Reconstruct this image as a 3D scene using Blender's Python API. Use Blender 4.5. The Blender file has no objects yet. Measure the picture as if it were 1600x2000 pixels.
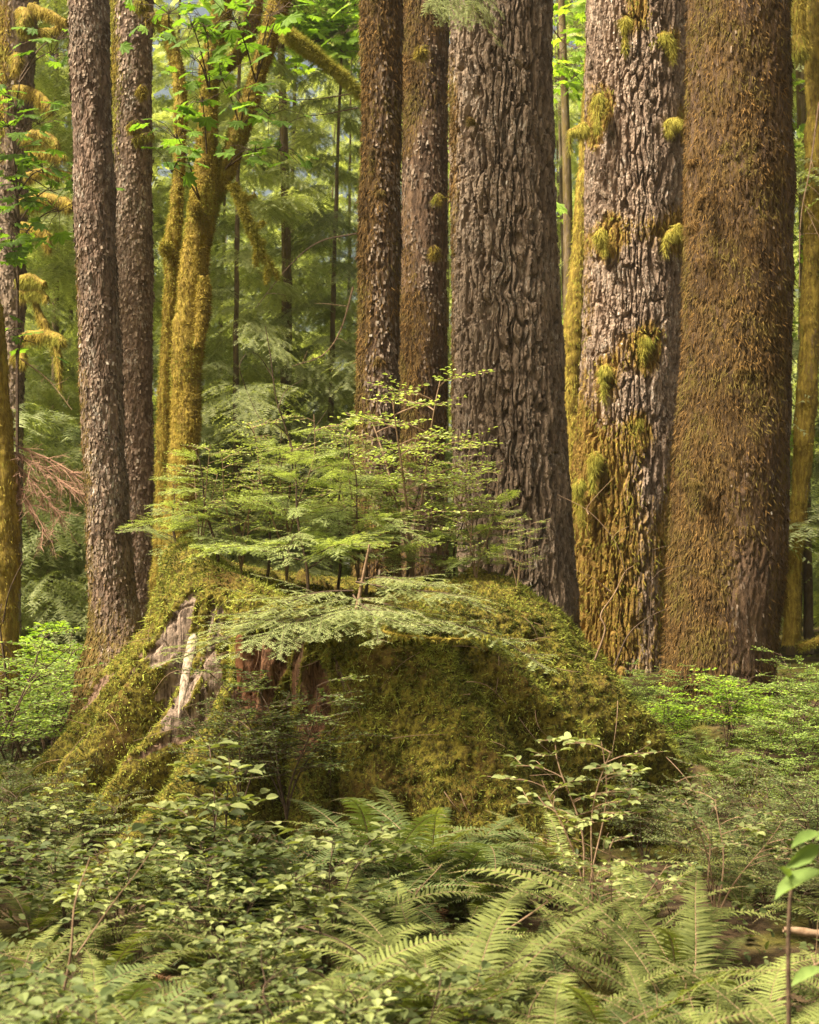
import bpy, math
import numpy as np
from mathutils import Matrix, Vector

S = bpy.context.scene
RNG = np.random.default_rng(11)
PI = math.pi
rad = math.radians

# ------------------------------------------------------------------ camera, world, sun, exposure
F, CAM_H, HOR = 2600.0, 1.6, 1150.0            # focal length and horizon row in photo pixels (1600 x 2000)
cam = bpy.data.cameras.new('camera')
cam_o = bpy.data.objects.new('camera', cam)
S.collection.objects.link(cam_o)
cam_o.location = (0, 0, CAM_H)
cam_o.rotation_euler = (rad(90), 0, 0)
cam.sensor_fit = 'AUTO'
cam.sensor_width = 36
cam.lens = 36 * F / 2000
cam.shift_y = (HOR - 1000) / 2000
cam.clip_start, cam.clip_end = 0.1, 2000
cam.dof.use_dof = True
cam.dof.focus_distance = 8.6
cam.dof.aperture_fstop = 4.0
S.camera = cam_o

SUN_AZ, SUN_EL = rad(-115), rad(54)             # azimuth from the view direction, towards the left
world = bpy.data.worlds.new('World')
S.world = world
world.use_nodes = True
wn = world.node_tree
bg = wn.nodes['Background']
sky = wn.nodes.new('ShaderNodeTexSky')
sky.sky_type = 'NISHITA'
sky.sun_disc = False
sky.sun_elevation = SUN_EL
sky.sun_rotation = SUN_AZ
sky.air_density = 1.0
sky.dust_density = 7.0
tintn = wn.nodes.new('ShaderNodeMix'); tintn.data_type = 'RGBA'; tintn.blend_type = 'MULTIPLY'
tintn.inputs[0].default_value = 1.0
tintn.inputs[7].default_value = (1.0, 0.88, 0.62, 1)   # light filtered warm by a hazy canopy
wn.links.new(sky.outputs[0], tintn.inputs[6])
wn.links.new(tintn.outputs[2], bg.inputs[0])
bg.inputs[1].default_value = 0.075

sl = bpy.data.lights.new('sun', 'SUN')
sl.energy = 5.0
sl.angle = rad(20)
sl.color = (1.0, 0.91, 0.74)
so = bpy.data.objects.new('sun', sl)
S.collection.objects.link(so)
sdir = Vector((math.sin(SUN_AZ) * math.cos(SUN_EL), math.cos(SUN_AZ) * math.cos(SUN_EL), math.sin(SUN_EL)))
so.rotation_euler = sdir.to_track_quat('Z', 'Y').to_euler()
so.location = (-20, 0, 30)

S.view_settings.view_transform = 'Standard'
S.view_settings.look = 'None'
S.view_settings.exposure = 1.72
S.view_settings.gamma = 1
S.render.engine = 'CYCLES'
S.cycles.use_denoising = True
S.cycles.denoising_prefilter = 'NONE'
S.cycles.max_bounces = 7
S.cycles.diffuse_bounces = 4
S.cycles.glossy_bounces = 2
S.cycles.transmission_bounces = 4
S.cycles.use_adaptive_sampling = True
S.cycles.adaptive_threshold = 0.015


def P(px, py, D):
    return np.array([(px - 800) / F * D, D, CAM_H + (HOR - py) / F * D])


# ------------------------------------------------------------------ noise
def _hash(ix, iy, iz, seed):
    with np.errstate(over='ignore'):
        h = (ix.astype(np.int64).astype(np.uint32) * np.uint32(374761393)
             + iy.astype(np.int64).astype(np.uint32) * np.uint32(668265263)
             + iz.astype(np.int64).astype(np.uint32) * np.uint32(2246822519)
             + np.uint32((seed * 3266489917) & 0xffffffff))
        h = (h ^ (h >> np.uint32(13))) * np.uint32(1274126177)
        h = (h ^ (h >> np.uint32(16))) * np.uint32(2654435761)
        h ^= h >> np.uint32(15)
    return h.astype(np.float64) / 4294967296.0


def vnoise(p, seed=0):
    i = np.floor(p)
    f = p - i
    f = f * f * (3 - 2 * f)
    out = 0
    for dx in (0, 1):
        for dy in (0, 1):
            for dz in (0, 1):
                w = (f[:, 0] if dx else 1 - f[:, 0]) * (f[:, 1] if dy else 1 - f[:, 1]) * (f[:, 2] if dz else 1 - f[:, 2])
                out = out + w * _hash(i[:, 0] + dx, i[:, 1] + dy, i[:, 2] + dz, seed)
    return out * 2 - 1


def fbm(p, octv=4, seed=0, gain=0.5):
    a, s, t = 1.0, 0, 0
    for k in range(octv):
        s = s + a * vnoise(p * (2 ** k), seed + 17 * k)
        t += a
        a *= gain
    return s / t


def worley(p, seed=0):
    i = np.floor(p)
    f1 = np.full(len(p), 9.0)
    f2 = np.full(len(p), 9.0)
    idv = np.zeros(len(p))
    for dx in (-1, 0, 1):
        for dy in (-1, 0, 1):
            for dz in (-1, 0, 1):
                c0, c1, c2 = i[:, 0] + dx, i[:, 1] + dy, i[:, 2] + dz
                d = np.sqrt((c0 + _hash(c0, c1, c2, seed) - p[:, 0]) ** 2 + (c1 + _hash(c0, c1, c2, seed + 1) - p[:, 1]) ** 2
                            + (c2 + _hash(c0, c1, c2, seed + 2) - p[:, 2]) ** 2)
                m = d < f1
                f2 = np.where(m, f1, np.minimum(f2, d))
                idv = np.where(m, _hash(c0, c1, c2, seed + 3), idv)
                f1 = np.where(m, d, f1)
    return f1, f2, idv


def sstep(a, b, x):
    t = np.clip((np.asarray(x, float) - a) / (b - a), 0, 1)
    return t * t * (3 - 2 * t)


def nrmz(v):
    return v / np.maximum(np.linalg.norm(v, axis=-1, keepdims=True), 1e-9)


# ------------------------------------------------------------------ mesh assembly
class MB:
    """collects vertex and face arrays of one mesh object"""
    def __init__(s):
        s.v, s.f, s.m, s.t, s.ms, s.sm, s.n = [], [], [], [], [], [], 0

    def add(s, v, faces, mat=0, tint=0.5, moss=0.0, smooth=False):
        v = np.asarray(v, float).reshape(-1, 3)
        if not isinstance(faces, list):
            faces = [faces]
        for f in faces:
            f = np.asarray(f, int)
            if len(f) == 0:
                continue
            s.f.append(f + s.n)
            s.m.append(np.full(len(f), mat) if np.isscalar(mat) else np.asarray(mat))
            s.sm.append(np.full(len(f), smooth))
        s.v.append(v)
        s.t.append(np.broadcast_to(tint, len(v)).astype(float))
        s.ms.append(np.broadcast_to(moss, len(v)).astype(float))
        s.n += len(v)
        return s

    def mesh(s, name, mats):
        me = bpy.data.meshes.new(name)
        v = np.concatenate(s.v)
        me.vertices.add(len(v))
        me.vertices.foreach_set('co', v.astype(np.float32).ravel())
        idx = np.concatenate([f.ravel() for f in s.f])
        tot = np.concatenate([np.full(len(f), f.shape[1]) for f in s.f])
        me.loops.add(len(idx))
        me.loops.foreach_set('vertex_index', idx.astype(np.int32))
        me.polygons.add(len(tot))
        st = np.concatenate([[0], np.cumsum(tot)[:-1]])
        me.polygons.foreach_set('loop_start', st.astype(np.int32))
        me.polygons.foreach_set('material_index', np.concatenate(s.m).astype(np.int32))
        me.polygons.foreach_set('use_smooth', np.concatenate(s.sm))
        for nm, arr in (('tint', s.t), ('moss', s.ms)):
            a = me.attributes.new(nm, 'FLOAT', 'POINT')
            a.data.foreach_set('value', np.concatenate(arr).astype(np.float32))
        for m in mats:
            me.materials.append(m)
        me.update(calc_edges=True)
        me.validate()
        return me


def obj(name, data, parent=None, loc=(0, 0, 0), label=None, cat=None, group=None, kind=None):
    o = bpy.data.objects.new(name, data)
    S.collection.objects.link(o)
    o.location = loc
    if parent is not None:
        o.parent = parent
    return tag(o, label, cat, group, kind)


def tag(o, label=None, cat=None, group=None, kind=None):
    for k, v in (('label', label), ('category', cat), ('group', group), ('kind', kind)):
        if v:
            o[k] = v
    return o


def thing(name, loc, label, cat, group=None):
    return obj(name, None, None, tuple(loc), label, cat, group)


CHILDREN = {}


def copy_thing(root, loc, rz=0.0, scale=1.0, label=None, group=None, tilt=(0, 0)):
    """a copy of a thing with copies of its parts and their sub-parts"""
    if root.name not in CHILDREN:
        CHILDREN[root.name] = [(c, [g for g in bpy.data.objects if g.parent == c])
                               for c in bpy.data.objects if c.parent == root]
    r = root.copy()
    S.collection.objects.link(r)
    r.location = tuple(loc)
    r.rotation_euler = (tilt[0], tilt[1], rz)
    r.scale = (scale,) * 3
    if label:
        r['label'] = label
    if group:
        r['group'] = group
    for c, gs in CHILDREN[root.name]:
        d = c.copy()
        S.collection.objects.link(d)
        d.parent = r
        for g in gs:
            e = g.copy()
            S.collection.objects.link(e)
            e.parent = d
    return r


def inst(tv, tf, R, p, s):
    """many transformed copies of a template (k,3) -> vertices and faces of one mesh"""
    N, k = len(p), len(tv)
    s = np.broadcast_to(np.asarray(s, float), (N,)) if np.ndim(s) < 2 else np.asarray(s)
    loc = tv[None] * (s[:, None, None] if s.ndim == 1 else s[:, None, :])
    v = np.einsum('nij,nkj->nki', R, loc) + p[:, None, :]
    off = (np.arange(N) * k)[:, None, None]
    fs = [(np.asarray(f)[None] + off).reshape(-1, np.asarray(f).shape[1]) for f in tf]
    return v.reshape(-1, 3), fs


def frames(d, up):
    """matrices with y along d and z near up"""
    d = nrmz(d)
    x = nrmz(np.cross(d, up))
    z = np.cross(x, d)
    return np.stack([x, d, z], -1)


def tube(path, radii, nseg=8, twist=0.0, closed=True):
    path = np.asarray(path, float)
    n = len(path)
    t = nrmz(np.gradient(path, axis=0))
    a = np.array([1.0, 0, 0]) if abs(t[0][0]) < 0.8 else np.array([0, 1.0, 0])
    X = np.zeros((n, 3))
    for i in range(n):
        a = a - t[i] * a.dot(t[i])
        a = a / np.linalg.norm(a)
        X[i] = a
    Y = np.cross(t, X)
    th = np.linspace(0, 2 * PI, nseg, endpoint=False)
    ring = X[:, None] * np.cos(th)[None, :, None] + Y[:, None] * np.sin(th)[None, :, None]
    v = path[:, None] + ring * np.asarray(radii, float)[:, None, None]
    i = np.arange(n - 1)[:, None] * nseg
    j = np.arange(nseg)[None]
    j2 = (j + 1) % nseg
    q = np.stack([i + j, i + j2, i + nseg + j2, i + nseg + j], -1).reshape(-1, 4)
    return v.reshape(-1, 3), q, ring.reshape(-1, 3)


def smooth_path(pts, n):
    """Catmull-Rom through the points"""
    pts = np.asarray(pts, float)
    p = np.vstack([2 * pts[0] - pts[1], pts, 2 * pts[-1] - pts[-2]])
    u = np.linspace(0, len(pts) - 1 - 1e-6, n)
    i = u.astype(int)
    t = (u - i)[:, None]
    a, b, c, d = p[i], p[i + 1], p[i + 2], p[i + 3]
    return 0.5 * (2 * b + (c - a) * t + (2 * a - 5 * b + 4 * c - d) * t ** 2 + (3 * b - a - 3 * c + d) * t ** 3)


def fuzz(p, nr, L, W, out=0.5, down=0.7, jit=0.5, rng=RNG):
    """short hanging strands of moss: one narrow triangle each"""
    N = len(p)
    d = nr * out + np.array([0, 0, -1.0]) * down + rng.normal(size=(N, 3)) * jit
    d = nrmz(d)
    sd = nrmz(np.cross(d, nr + rng.normal(size=(N, 3)) * 0.6))
    L = np.asarray(L) * rng.uniform(0.5, 1.4, N)
    W = np.asarray(W) * rng.uniform(0.6, 1.4, N)
    b = p - nr * 0.004
    v = np.stack([b - sd * W[:, None] / 2, b + sd * W[:, None] / 2, b + d * L[:, None]], 1).reshape(-1, 3)
    f = np.arange(3 * N).reshape(-1, 3)
    return v, f


def flakes(p, nr, w, h, rng=RNG):
    """loose bark scales: small tilted irregular quads"""
    N = len(p)
    up = np.tile([0, 0, 1.0], (N, 1))
    t = nrmz(np.cross(up, nr))
    a = rng.uniform(-.1, .55, N)[:, None]
    b = rng.normal(size=(N, 1)) * .35
    v_ = nrmz(up * np.cos(a) - nr * np.sin(a) + t * rng.normal(size=(N, 1)) * .12)
    u_ = nrmz(t * np.cos(b) + nr * np.sin(b))
    W = (w * rng.uniform(.5, 1.3, N))[:, None]
    H = (h * rng.uniform(.5, 1.4, N))[:, None]
    c = p + nr * .003
    k = lambda: rng.uniform(.55, 1.1, (N, 1))
    q = np.stack([c - u_ * W / 2 * k() - v_ * H / 2 * k(), c + u_ * W / 2 * k() - v_ * H / 2 * k(), c + u_ * W / 2 * k() + v_ * H / 2 * k(), c - u_ * W / 2 * k() + v_ * H / 2 * k()], 1)
    return q.reshape(-1, 3), np.arange(4 * N).reshape(-1, 4)


# ------------------------------------------------------------------ materials
class NT:
    def __init__(s, name):
        s.m = bpy.data.materials.new(name)
        s.m.use_nodes = True
        s.t = s.m.node_tree
        s.t.nodes.clear()
        s.out = s.t.nodes.new('ShaderNodeOutputMaterial')

    def n(s, ty, ins=None, **kw):
        nd = s.t.nodes.new('ShaderNode' + ty)
        for k, v in kw.items():
            setattr(nd, k, v)
        for k, v in (ins or {}).items():
            if isinstance(v, bpy.types.NodeSocket):
                s.t.links.new(v, nd.inputs[k])
            else:
                nd.inputs[k].default_value = v
        return nd

    def attr(s, nm):
        return s.n('Attribute', attribute_name=nm).outputs['Fac']

    def mix(s, f, a, b, blend='MIX'):
        nd = s.n('Mix', data_type='RGBA', blend_type=blend)
        for k, v in ((0, f), (6, a), (7, b)):
            if isinstance(v, bpy.types.NodeSocket):
                s.t.links.new(v, nd.inputs[k])
            else:
                nd.inputs[k].default_value = v if k == 0 else (*v[:3], 1)
        return nd.outputs[2]

    def math(s, op, a, b=0.0, c=0.0, clamp=False):
        nd = s.n('Math', operation=op, use_clamp=clamp)
        for k, v in enumerate((a, b, c)):
            if isinstance(v, bpy.types.NodeSocket):
                s.t.links.new(v, nd.inputs[k])
            else:
                nd.inputs[k].default_value = v
        return nd.outputs[0]

    def noise(s, scale, stretch=(1, 1, 1), detail=5, rough=0.55, dist=0.0):
        tc = s.n('TexCoord')
        mp = s.n('Mapping', {'Vector': tc.outputs['Object'], 'Scale': stretch})
        return s.n('TexNoise', {'Vector': mp.outputs[0], 'Scale': scale, 'Detail': detail, 'Roughness': rough,
                                'Distortion': dist}).outputs['Fac']

    def ramp(s, f, a, b):
        return s.n('MapRange', {0: f, 1: a, 2: b}, interpolation_type='SMOOTHSTEP').outputs[0]

    def done(s, sh):
        s.t.links.new(sh, s.out.inputs[0])
        return s.m


def leaf_mat(name, ca, cb, transl=0.35, rough=0.6, spec=0.16, tc=None, vary=0.25):
    t = NT(name)
    col = t.mix(t.attr('tint'), ca, cb)
    oi = t.n('ObjectInfo')
    v = t.math('MULTIPLY_ADD', oi.outputs['Random'], vary, 1 - vary / 2)
    hs = t.n('HueSaturation', {'Hue': 0.5, 'Saturation': 1.0, 'Value': v, 'Color': col})
    nz = t.noise(38, detail=3)
    c2 = t.mix(t.math('MULTIPLY', t.ramp(nz, 0.45, 0.75), 0.35), hs.outputs[0], (ca[0] * .55, ca[1] * .55, ca[2] * .5))
    p = t.n('BsdfPrincipled', {'Base Color': c2, 'Roughness': rough, 'Specular IOR Level': spec})
    trc = t.mix(1.0, c2, tc or (1.3, 1.35, 0.5), 'MULTIPLY')
    tr = t.n('BsdfTranslucent', {'Color': trc})
    mx = t.n('MixShader', {0: transl, 1: p.outputs[0], 2: tr.outputs[0]})
    return t.done(mx.outputs[0])


def moss_mat(name, ca, cb, cc=None, transl=0.25):
    t = NT(name)
    nz = t.noise(2.6, detail=4)
    col = t.mix(t.attr('tint'), ca, cb)
    if cc:
        col = t.mix(t.ramp(nz, 0.45, 0.62), col, cc)
    p = t.n('BsdfPrincipled', {'Base Color': col, 'Roughness': 0.9, 'Specular IOR Level': 0.1})
    tr = t.n('BsdfTranslucent', {'Color': col})
    mx = t.n('MixShader', {0: transl, 1: p.outputs[0], 2: tr.outputs[0]})
    return t.done(mx.outputs[0])


def bark_mat(name, ca, cb, lichen, lich_amt, moss_a, moss_b, fine=60.0, bump=0.6, zst=0.25):
    t = NT(name)
    n1 = t.noise(fine * 0.35, (1, 1, zst), 6, 0.65)
    n2 = t.noise(5.0, (1, 1, 0.6), 5, 0.6)
    n3 = t.noise(fine, (1, 1, zst), 6, 0.7)
    col = t.mix(t.ramp(n1, 0.40, 0.60), ca, cb)
    col = t.mix(t.math('MULTIPLY', t.attr('tint'), 0.4), col, [c * 1.35 for c in cb])
    nb = t.noise(6.5, (1, 1, .55), 6, .68)
    col = t.mix(t.math('MULTIPLY', t.ramp(nb, .50, .62), .6), col, ca)
    li = t.math('MULTIPLY', t.ramp(n3, 0.50, 0.62), t.ramp(n2, 0.62 - lich_amt, 0.74 - lich_amt))
    col = t.mix(li, col, lichen)
    nm = t.noise(30, (1, 1, 0.16), 8, 0.78)
    mcol = t.mix(t.ramp(nm, 0.41, 0.60), moss_a, moss_b)
    mcol = t.mix(t.math('MULTIPLY', t.ramp(nb, .50, .60), .65), mcol, [c * .8 for c in moss_a])
    am = t.math('ADD', t.attr('moss'), t.math('MULTIPLY', t.math('SUBTRACT', nm, 0.5), 1.6))
    mm = t.ramp(am, 0.35, 0.62)
    col = t.mix(mm, col, mcol)
    b1 = t.math('ADD', t.math('MULTIPLY', n3, 0.6), n1)
    bp = t.n('Bump', {'Strength': bump, 'Distance': 0.022, 'Height': t.math('ADD', b1, nm)})
    p = t.n('BsdfPrincipled', {'Base Color': col, 'Roughness': 0.85, 'Specular IOR Level': 0.2, 'Normal': bp.outputs[0]})
    return t.done(p.outputs[0])


def flake_mat(name, ca, cb, cc):
    t = NT(name)
    col = t.mix(t.ramp(t.attr('tint'), .1, .75), ca, cb)
    col = t.mix(t.math('MULTIPLY', t.ramp(t.attr('tint'), .90, 1.0), t.ramp(t.noise(2.2, detail=3), .48, .62)), col, cc)
    nz = t.noise(70, (1, 1, .4), 4, .7)
    col = t.mix(t.math('MULTIPLY', t.ramp(nz, .45, .65), .5), col, [c * .6 for c in ca])
    p = t.n('BsdfPrincipled', {'Base Color': col, 'Roughness': .85, 'Specular IOR Level': .2})
    return t.done(p.outputs[0])


def plain_mat(name, ca, cb, scale=20, stretch=(1, 1, 1), bump=0.4, rough=0.85):
    t = NT(name)
    n1 = t.noise(scale, stretch, 6, 0.65)
    col = t.mix(t.ramp(n1, 0.3, 0.7), ca, cb)
    bp = t.n('Bump', {'Strength': bump, 'Distance': 0.01, 'Height': n1})
    p = t.n('BsdfPrincipled', {'Base Color': col, 'Roughness': rough, 'Specular IOR Level': 0.2, 'Normal': bp.outputs[0]})
    return t.done(p.outputs[0])


M = {}
M['bark_fir'] = bark_mat('furrowed_bark', (.090, .061, .041), (.245, .182, .130), (.42, .37, .31), .12, (.14, .075, .018), (.20, .12, .03))
M['bark_pale'] = bark_mat('pale_furrowed_bark', (.12, .078, .054), (.31, .225, .165), (.53, .46, .38), .15, (.15, .085, .018), (.30, .19, .045))
M['bark_scaly'] = bark_mat('scaly_bark', (.065, .041, .027), (.185, .125, .09), (.50, .45, .38), .13, (.085, .060, .014), (.15, .11, .026), 75)
M['bark_moss'] = bark_mat('mossy_brown_bark', (.045, .026, .015), (.15, .092, .056), (.40, .33, .25), .06, (.045, .026, .009), (.125, .074, .022), 75, 1.0)
M['bark_dark'] = bark_mat('background_bark', (.08, .055, .038), (.19, .14, .095), (.3, .26, .2), .04, (.10, .07, .018), (.14, .10, .03), 40)
M['maple_bark'] = bark_mat('maple_bark', (.10, .065, .04), (.2, .14, .09), (.4, .34, .26), .05, (.13, .085, .012), (.30, .22, .035), 60)
M['moss_brown'] = moss_mat('brown_moss', (.040, .023, .010), (.25, .145, .048), (.14, .105, .028))
M['moss_gold'] = moss_mat('golden_moss', (.14, .10, .016), (.42, .33, .06), (.25, .24, .04))
M['moss_lime'] = moss_mat('yellow_green_moss', (.22, .19, .022), (.50, .44, .09), (.30, .29, .05))
M['moss_stump'] = moss_mat('stump_moss', (.040, .045, .009), (.31, .335, .056))
M['hemlock'] = leaf_mat('hemlock_needles', (.16, .21, .07), (.49, .56, .235), .44)
M['hemlock_cool'] = leaf_mat('cool_hemlock_needles', (.17, .21, .08), (.40, .43, .19), .38)
M['back_leaf'] = leaf_mat('conifer_foliage', (.155, .19, .08), (.50, .53, .285), .5, vary=.6)
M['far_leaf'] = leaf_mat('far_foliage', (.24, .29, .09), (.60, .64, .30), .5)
M['maple_leaf'] = leaf_mat('maple_leaves', (.08, .155, .02), (.20, .33, .05), .5)
M['berry_leaf'] = leaf_mat('huckleberry_leaves', (.038, .056, .018), (.17, .20, .072), .34, vary=.5)
M['thicket_leaf'] = leaf_mat('thicket_leaves', (.10, .17, .035), (.34, .44, .13), .42)
M['pale_leaf'] = leaf_mat('pale_shrub_leaves', (.050, .068, .022), (.28, .31, .115), .32, vary=.5)
M['bright_leaf'] = leaf_mat('bright_shrub_leaves', (.15, .27, .03), (.38, .52, .08), .48)
M['fern'] = leaf_mat('fern_fronds', (.042, .060, .015), (.195, .215, .064), .34, .6, .12, vary=.8)
M['fern_dark'] = leaf_mat('dark_fern_fronds', (.036, .055, .018), (.12, .15, .052), .3, .6, .12, vary=.5)
M['dead_fern'] = leaf_mat('dead_fern_fronds', (.10, .045, .02), (.2, .10, .05), .2, tc=(1, .8, .6))
M['cover'] = leaf_mat('ground_cover_leaves', (.035, .05, .014), (.13, .15, .05), .25)
M['flake_dark'] = flake_mat('dark_bark_flakes', (.068, .047, .032), (.225, .168, .120), (.40, .36, .30))
M['flake_pale'] = flake_mat('pale_bark_flakes', (.105, .070, .048), (.33, .245, .18), (.52, .46, .39))
M['twig'] = plain_mat('dark_twig_bark', (.035, .022, .014), (.10, .065, .04), 30)
M['stem_tan'] = plain_mat('tan_twig_bark', (.13, .08, .045), (.24, .16, .10), 30)
M['grey_wood'] = plain_mat('silver_weathered_wood', (.12, .085, .062), (.44, .35, .27), 55, (1, 1, .05), 1.0)
M['red_wood'] = plain_mat('red_rotten_wood', (.11, .04, .018), (.26, .115, .06), 25, (1, 1, .08), .8)


def stump_material():
    t = NT('mossy_stump')
    g1 = t.noise(26, (1, 1, .09), 7, .7)
    g2 = t.noise(9, (1, 1, .12), 5, .6)
    g3 = t.noise(75, (1, 1, .035), 6, .75)
    wood = t.mix(t.ramp(t.math('ADD', t.math('MULTIPLY', g1, .5), t.math('MULTIPLY', g3, .5)), .42, .58), (.050, .034, .024), (.27, .20, .15))
    red = t.mix(t.ramp(t.math('ADD', t.math('MULTIPLY', g1, .5), t.math('MULTIPLY', g3, .5)), .42, .58), (.055, .026, .013), (.20, .10, .055))
    wood = t.mix(t.attr('tint'), wood, red)
    nm = t.noise(34, (1, 1, .8), 7, .75)
    nl = t.noise(2.2, (1, 1, 1), 5, .6)
    mo = t.mix(t.ramp(nm, .40, .60), (.035, .026, .005), (.17, .14, .02))
    mo = t.mix(t.math('MULTIPLY', t.ramp(nl, .52, .64), .6), mo, (.085, .046, .012))
    am = t.math('ADD', t.attr('moss'), t.math('MULTIPLY', t.math('SUBTRACT', g2, .5), 1.1))
    col = t.mix(t.ramp(am, .38, .6), wood, mo)
    bp = t.n('Bump', {'Strength': .8, 'Distance': .02, 'Height': t.math('ADD', nm, g1)})
    p = t.n('BsdfPrincipled', {'Base Color': col, 'Roughness': .9, 'Specular IOR Level': .15, 'Normal': bp.outputs[0]})
    return t.done(p.outputs[0])


def ground_material():
    t = NT('forest_floor')
    a = t.noise(14, detail=8, rough=.7)
    b = t.noise(1.1, detail=5)
    col = t.mix(t.ramp(a, .35, .65), (.030, .020, .012), (.085, .055, .03))
    col = t.mix(t.ramp(b, .45, .6), col, t.mix(t.ramp(a, .35, .65), (.045, .04, .008), (.11, .10, .02)))
    bp = t.n('Bump', {'Strength': 1.0, 'Distance': .03, 'Height': a})
    p = t.n('BsdfPrincipled', {'Base Color': col, 'Roughness': .95, 'Specular IOR Level': .1, 'Normal': bp.outputs[0]})
    return t.done(p.outputs[0])


M['stump'] = stump_material()
M['ground'] = ground_material()


# ------------------------------------------------------------------ ground
def G(x, y):
    x = np.asarray(x, float)
    y = np.asarray(y, float)
    g = .62 * sstep(.8, 3.0, x) * sstep(8.4, 12.0, y)
    g = g + .28 * np.exp(-((x - 2.5) / .9) ** 2 - ((y - 9.3) / .9) ** 2)
    g = g - .75 * sstep(.6, 3.6, -x) * sstep(10.5, 18, y)
    g = g + .14 * sstep(1.0, 2.6, -x) * sstep(6.5, 8.6, y) * (1 - sstep(10, 12, y))
    g = g + .05 * sstep(5.5, 7, y)
    sh = np.stack(np.broadcast_arrays(x * .8, y * .8, 0 * x), -1).reshape(-1, 3)
    return g + (.07 * fbm(sh, 3, 5)).reshape(np.shape(g)) * sstep(200, 40, np.abs(y))


def build_ground():
    xs = np.concatenate([-np.geomspace(600, 12, 22), np.arange(-11.5, 11.6, .14), np.geomspace(12, 600, 22)])
    ys = np.concatenate([-np.geomspace(300, 3, 12), np.arange(-2.5, 22, .14), np.geomspace(22.5, 900, 34)])
    X, Y = np.meshgrid(xs, ys)
    Z = G(X.ravel(), Y.ravel()).reshape(X.shape)
    pts = np.stack([X, Y, Z], -1).reshape(-1, 3)
    near = np.abs(pts[:, 0]) < 11
    pts[near, 2] += .03 * fbm(pts[near] * 5, 3, 3)
    nx, ny = len(xs), len(ys)
    i = np.arange(ny - 1)[:, None] * nx
    j = np.arange(nx - 1)[None]
    q = np.stack([i + j, i + j + 1, i + nx + j + 1, i + nx + j], -1).reshape(-1, 4)
    mb = MB().add(pts, q, smooth=True)
    obj('ground', mb.mesh('ground', [M['ground']]), kind='structure')


build_ground()

# ------------------------------------------------------------------ the stump
SC = np.array([(700 - 800) / F * 9.2, 9.2])
K = [  # per 45 degrees from the back (-180), left (-90), camera side (0), right (90): radius and height, base to middle
    [(2.2, -.2), (2.0, .25), (1.8, .6), (1.6, .95), (1.45, 1.2), (1.35, 1.4), (1.25, 1.6), (1.1, 1.68), (.7, 1.58), (0, 1.45)],
    [(2.3, -.2), (2.1, .25), (1.95, .6), (1.8, 1.0), (1.55, 1.25), (1.40, 1.5), (1.33, 1.7), (1.15, 1.76), (.8, 1.62), (0, 1.45)],
    [(2.2, -.2), (2.02, .25), (1.76, .70), (1.57, 1.05), (1.36, 1.27), (1.30, 1.54), (1.28, 1.82), (1.12, 1.95), (.85, 1.70), (0, 1.45)],
    [(2.12, -.2), (1.92, .15), (1.68, .6), (1.48, 1.0), (1.40, 1.28), (1.34, 1.5), (1.26, 1.66), (1.1, 1.72), (.8, 1.52), (0, 1.45)],
    [(2.0, -.2), (1.82, .12), (1.62, .5), (1.48, .85), (1.40, 1.1), (1.34, 1.27), (1.26, 1.38), (1.1, 1.44), (.75, 1.40), (0, 1.45)],
    [(2.08, -.2), (1.97, .15), (1.84, .5), (1.69, .85), (1.52, 1.12), (1.34, 1.32), (1.14, 1.46), (.9, 1.54), (.6, 1.57), (0, 1.45)],
    [(2.15, -.2), (2.06, .22), (1.96, .5), (1.83, .75), (1.69, .98), (1.53, 1.23), (1.31, 1.48), (1.08, 1.60), (.7, 1.62), (0, 1.45)],
    [(2.3, -.2), (2.1, .25), (1.9, .6), (1.7, .95), (1.5, 1.2), (1.38, 1.4), (1.25, 1.6), (1.1, 1.66), (.7, 1.6), (0, 1.45)],
]
RIDGES = [  # angle at mid height, amplitude, width, height up to which it runs, lean of the ridge (degrees per metre)
    (-84, .22, 7, 1.5, 6), (-73, -.20, 5, 1.3, 12), (-63, .24, 6, 1.4, 16), (-52, -.20, 4, 1.1, 14), (-44, .16, 5, 1.0, 12), (-37, -.20, 4, .8, 6), (-28, .36, 7, .64, 0),
    (-33, -.13, 2.2, 1.5, 0), (-23, -.17, 2.2, 1.5, 0), (-18.5, .08, 2.5, 1.4, 0), (-14, -.15, 2.0, 1.5, 0), (-5, -.12, 2.2, 1.45, -2), (2, .10, 4, 1.1, -3), (9, -.04, 3, .9, -4), (24, .22, 9, 1.2, -14), (37, -.20, 4.5, 1.2, -20),
    (47, .17, 5, 1.3, -22), (58, -.18, 4, 1.3, -20), (69, .22, 6, 1.3, -16), (80, -.12, 5, 1.0, -8), (92, .16, 7, 1.0, 0),
    (120, .2, 9, 1.2, 0), (155, .2, 9, 1.2, 0), (-150, .2, 9, 1.2, 0), (-118, .2, 9, 1.2, 0)]


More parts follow.
